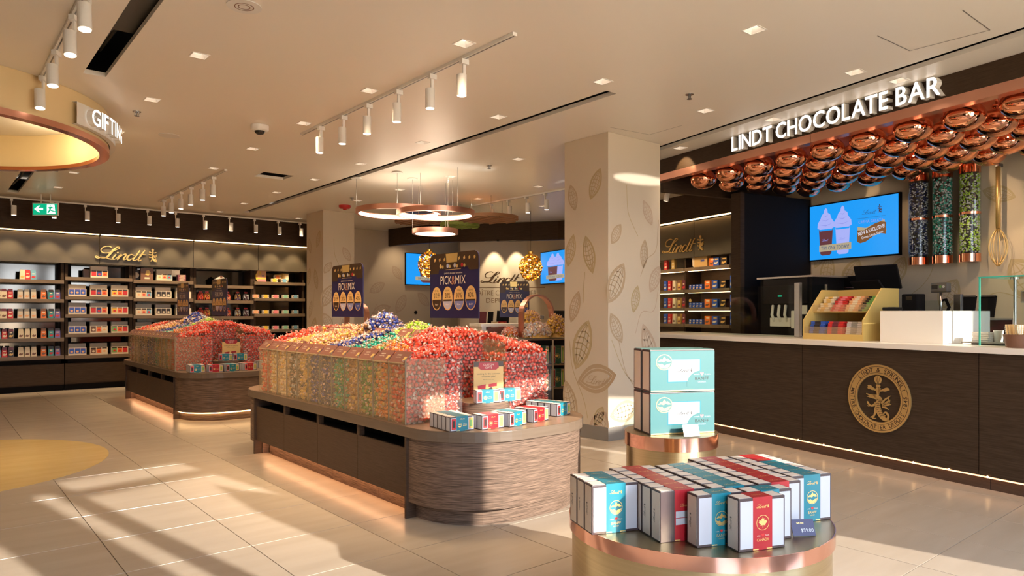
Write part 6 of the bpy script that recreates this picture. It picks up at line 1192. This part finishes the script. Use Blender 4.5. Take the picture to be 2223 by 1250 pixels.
track('white light track at the top left above the round soffit', (.70, 3.2), (.70, 6.65), ZT, [(.70, y) for y in (3.9, 4.48, 4.98, 5.73, 6.42)], ('from the street on the track by the round soffit', 'spotlights by the round soffit'), lambda p: (2.3, p[1]+.4, .75), 34, rz=.9, tilt=.18)
track('very long white light track in front of the shelf wall', (-1.5, 13.33), (6.1, 13.33), CEIL-.06, [(x, 13.33) for x in (.45, 1.04, 1.57, 2.03, 2.48, 2.96, 3.41, 3.88, 4.34, 4.80, 5.26, 5.70)], ('from the left on the long shelf wall track', 'spotlights before the shelf wall'), lambda p: (p[0], 13.9, 1.15), 46)
track('white light track before the far pay desk', (7.15, 9.6), (7.27, 6.6), ZT, [(7.2, y) for y in (9.13, 8.68, 8.24, 7.81)], ('from the far end on the track before the pay desk', 'spotlights before the pay desk'), lambda p: (p[0]-.6, p[1]-.5, .9), 30)
track('white light track beyond the bar opening', tuple(C(.9, 7.2)[:2]), tuple(C(.9, 4.3)[:2]), ZT, [tuple(C(.9, y)[:2]) for y in (6.75, 6.1, 5.45, 4.9)], ('from the far end on the track beyond the bar', 'spotlights beyond the bar'), lambda p: C(2.1, toCy(p)-.1, 1.3), 34, tilt=.35)
track('short white light track inside the round soffit', (-.6, 7.0), (.3, 8.5), ZT, [(-.45, 7.25), (-.1, 7.85), (.15, 8.25)], ('from the street inside the round soffit', 'spotlights inside the round soffit'), lambda p: (p[0], p[1], 0), 30, tilt=.25)
for p, lb in (((1.481, 7.07), 'brass sprinkler head near the round soffit'), ((5.378, 6.857), 'brass sprinkler head left of the front pillar'), ((4.903, 3.54), 'brass sprinkler head on the plain ceiling before the bar'), ((5.224, 10.2), 'brass sprinkler head near the red alarm'), ((1.279, 10.478), 'brass sprinkler head by the exit sign')):
    t = thing('sprinkler_head', lb, 'sprinkler', (p[0], p[1], CEIL-.001)); MB().cyl(.035, -.006, 0, 'steel', 18).obj('rose', t); MB().cyl(.006, -.04, -.006, 'steel_dark', 8).box(-.018, -.014, -.003, .003, -.04, -.006, 'steel_dark').box(.014, .018, -.003, .003, -.04, -.006, 'steel_dark').obj('frame', t); MB().cyl(.022, -.043, -.04, 'steel_dark', 12).obj('deflector', t)
t = thing('fire_alarm', 'red round fire alarm on the ceiling near the rear pillar', 'fire alarm', (5.5, 11.0, CEIL-.001)); MB().lathe([(.10, 0), (.10, -.03), (.08, -.055), (.0, -.06)], 'alarm_red', 24).obj('body', t); MB().lathe([(.035, -.06), (.03, -.075), (0, -.078)], 'alarm_red', 16).obj('bulb', t)
t = thing('dome_camera', 'white dome security camera with a black lens on the ceiling', 'security camera', (2.514, 6.835, CEIL-.001)); MB().lathe([(.085, 0), (.085, -.04), (.07, -.055), (0, -.055)], 'white', 28).obj('housing', t); MB().lathe([(.05, -.055)] + [(.05*math.cos(R(a)), -.055-.035*math.sin(R(a))) for a in range(0, 91, 15)], 'black_gloss', 20).obj('lens_dome', t)
for i, (p, lb) in enumerate((((1.462, 4.228), 'round white ceiling speaker between slot and downlight at the top'), ((1.937, 7.815), 'flat round white ceiling speaker left of the dome camera'))):
    t = thing('ceiling_speaker', lb, 'speaker', (p[0], p[1], CEIL-.001)); MB().cyl(.10, -.005, 0, 'white', 28).obj('grille', t); m = MB()
    for r_ in (.03, .05): m.lathe([(r_, -.006), (r_+.006, -.006)], 'steel' if not i else 'white', 24)
    m.obj('rim', t)
t = thing('wall_camera', 'tiny black dome camera under the dark curved beam', 'security camera', (atD(1081, 521, 14.0).x, atD(1081, 521, 14.0).y, 2.752)); MB().lathe([(.035, 0), (.035, -.01), (.02, -.03), (0, -.035)], 'black', 14).obj('dome', t)
# exit sign
ex = onZ(97, 436, CEIL); c0 = atD(70, 468, 10.8); c1 = atD(126, 468, 10.8); W = (c1-c0).length; zt = atD(97, 440, 10.8).z; H_ = zt-c0.z
t = thing('exit_sign', 'green and white running man exit sign hanging from the ceiling', 'exit sign', (c0.x, c0.y, c0.z), math.atan2((c1-c0).y, (c1-c0).x)); MB().box(0, W, 0, .03, 0, H_, 'white').obj('case', t, bev=.003)
m = MB(); m.add([(.012, -.001, .014), (W-.012, -.001, .014), (W-.012, -.001, H_-.014), (.012, -.001, H_-.014)], [(0, 1, 2, 3)], 'exit_green')
S_ = lambda P, mm, y: m.flat([(a*W, b*H_) for a, b in P], y, mm, axis='y')
S_([(.08, .52), (.25, .78), (.32, .78), (.22, .60), (.42, .60), (.42, .46), (.22, .46), (.32, .26), (.25, .26)], 'exit_white', -.0015); S_([(.57, .14), (.90, .14), (.86, .86), (.57, .86)], 'exit_white', -.0015)
S_([(.66, .78), (.70, .82), (.74, .78), (.70, .72)], 'exit_green', -.002); S_([(.66, .68), (.74, .70), (.86, .58), (.84, .53), (.75, .60), (.72, .46), (.86, .36), (.92, .36), (.92, .30), (.82, .30), (.70, .38), (.64, .20), (.58, .22), (.66, .46), (.65, .60), (.60, .56), (.58, .60)], 'exit_green', -.002); m.obj('symbol', t)
MB().box(W*.3, W*.34, .01, .02, H_, CEIL-c0.z-.002, 'white').box(W*.66, W*.70, .01, .02, H_, CEIL-c0.z-.002, 'white').obj('hanger', t)
# spots washing the bar front, back wall and header
for y_ in (.6, 1.6, 2.6): lamp('SPOT', C(.95, y_, 3.03), 30, (1, .70, .40), C(2.1, y_, 1.7), .03, 90, .8)
for y_ in (.6, 1.9, 3.2): lamp('SPOT', C(-.30, y_, CEIL-.02), 16, (1, .78, .55), C(-.2, y_, 0), .03, 100, .8)
# spot lamps added outside, standing in for sunlight thrown back by glass opposite
for tg, sx_, pw in (((5.78, 4.8, 2.70), .13, 5000), ((5.15, 7.1, 3.12), .07, 9000)):
    o_ = lamp('SPOT', PS(1.24, -8, .43), pw, (1, .97, .9), tg, .02, 3.6, .12); o_.data.use_square = True; o_.scale = (1, sx_, 1)
lamp('SPOT', C(-.3, 3.45, CEIL-.02), 8, (1, .72, .4), C(-.07, 3.45, 2.9), .01, 70, .4)
for a_ in range(4): lamp('POINT', (-.07+1.1*math.cos(R(20-a_*30)), 7.72+1.1*math.sin(R(20-a_*30)), 2.95), 3, (1, .8, .5), size=.1)
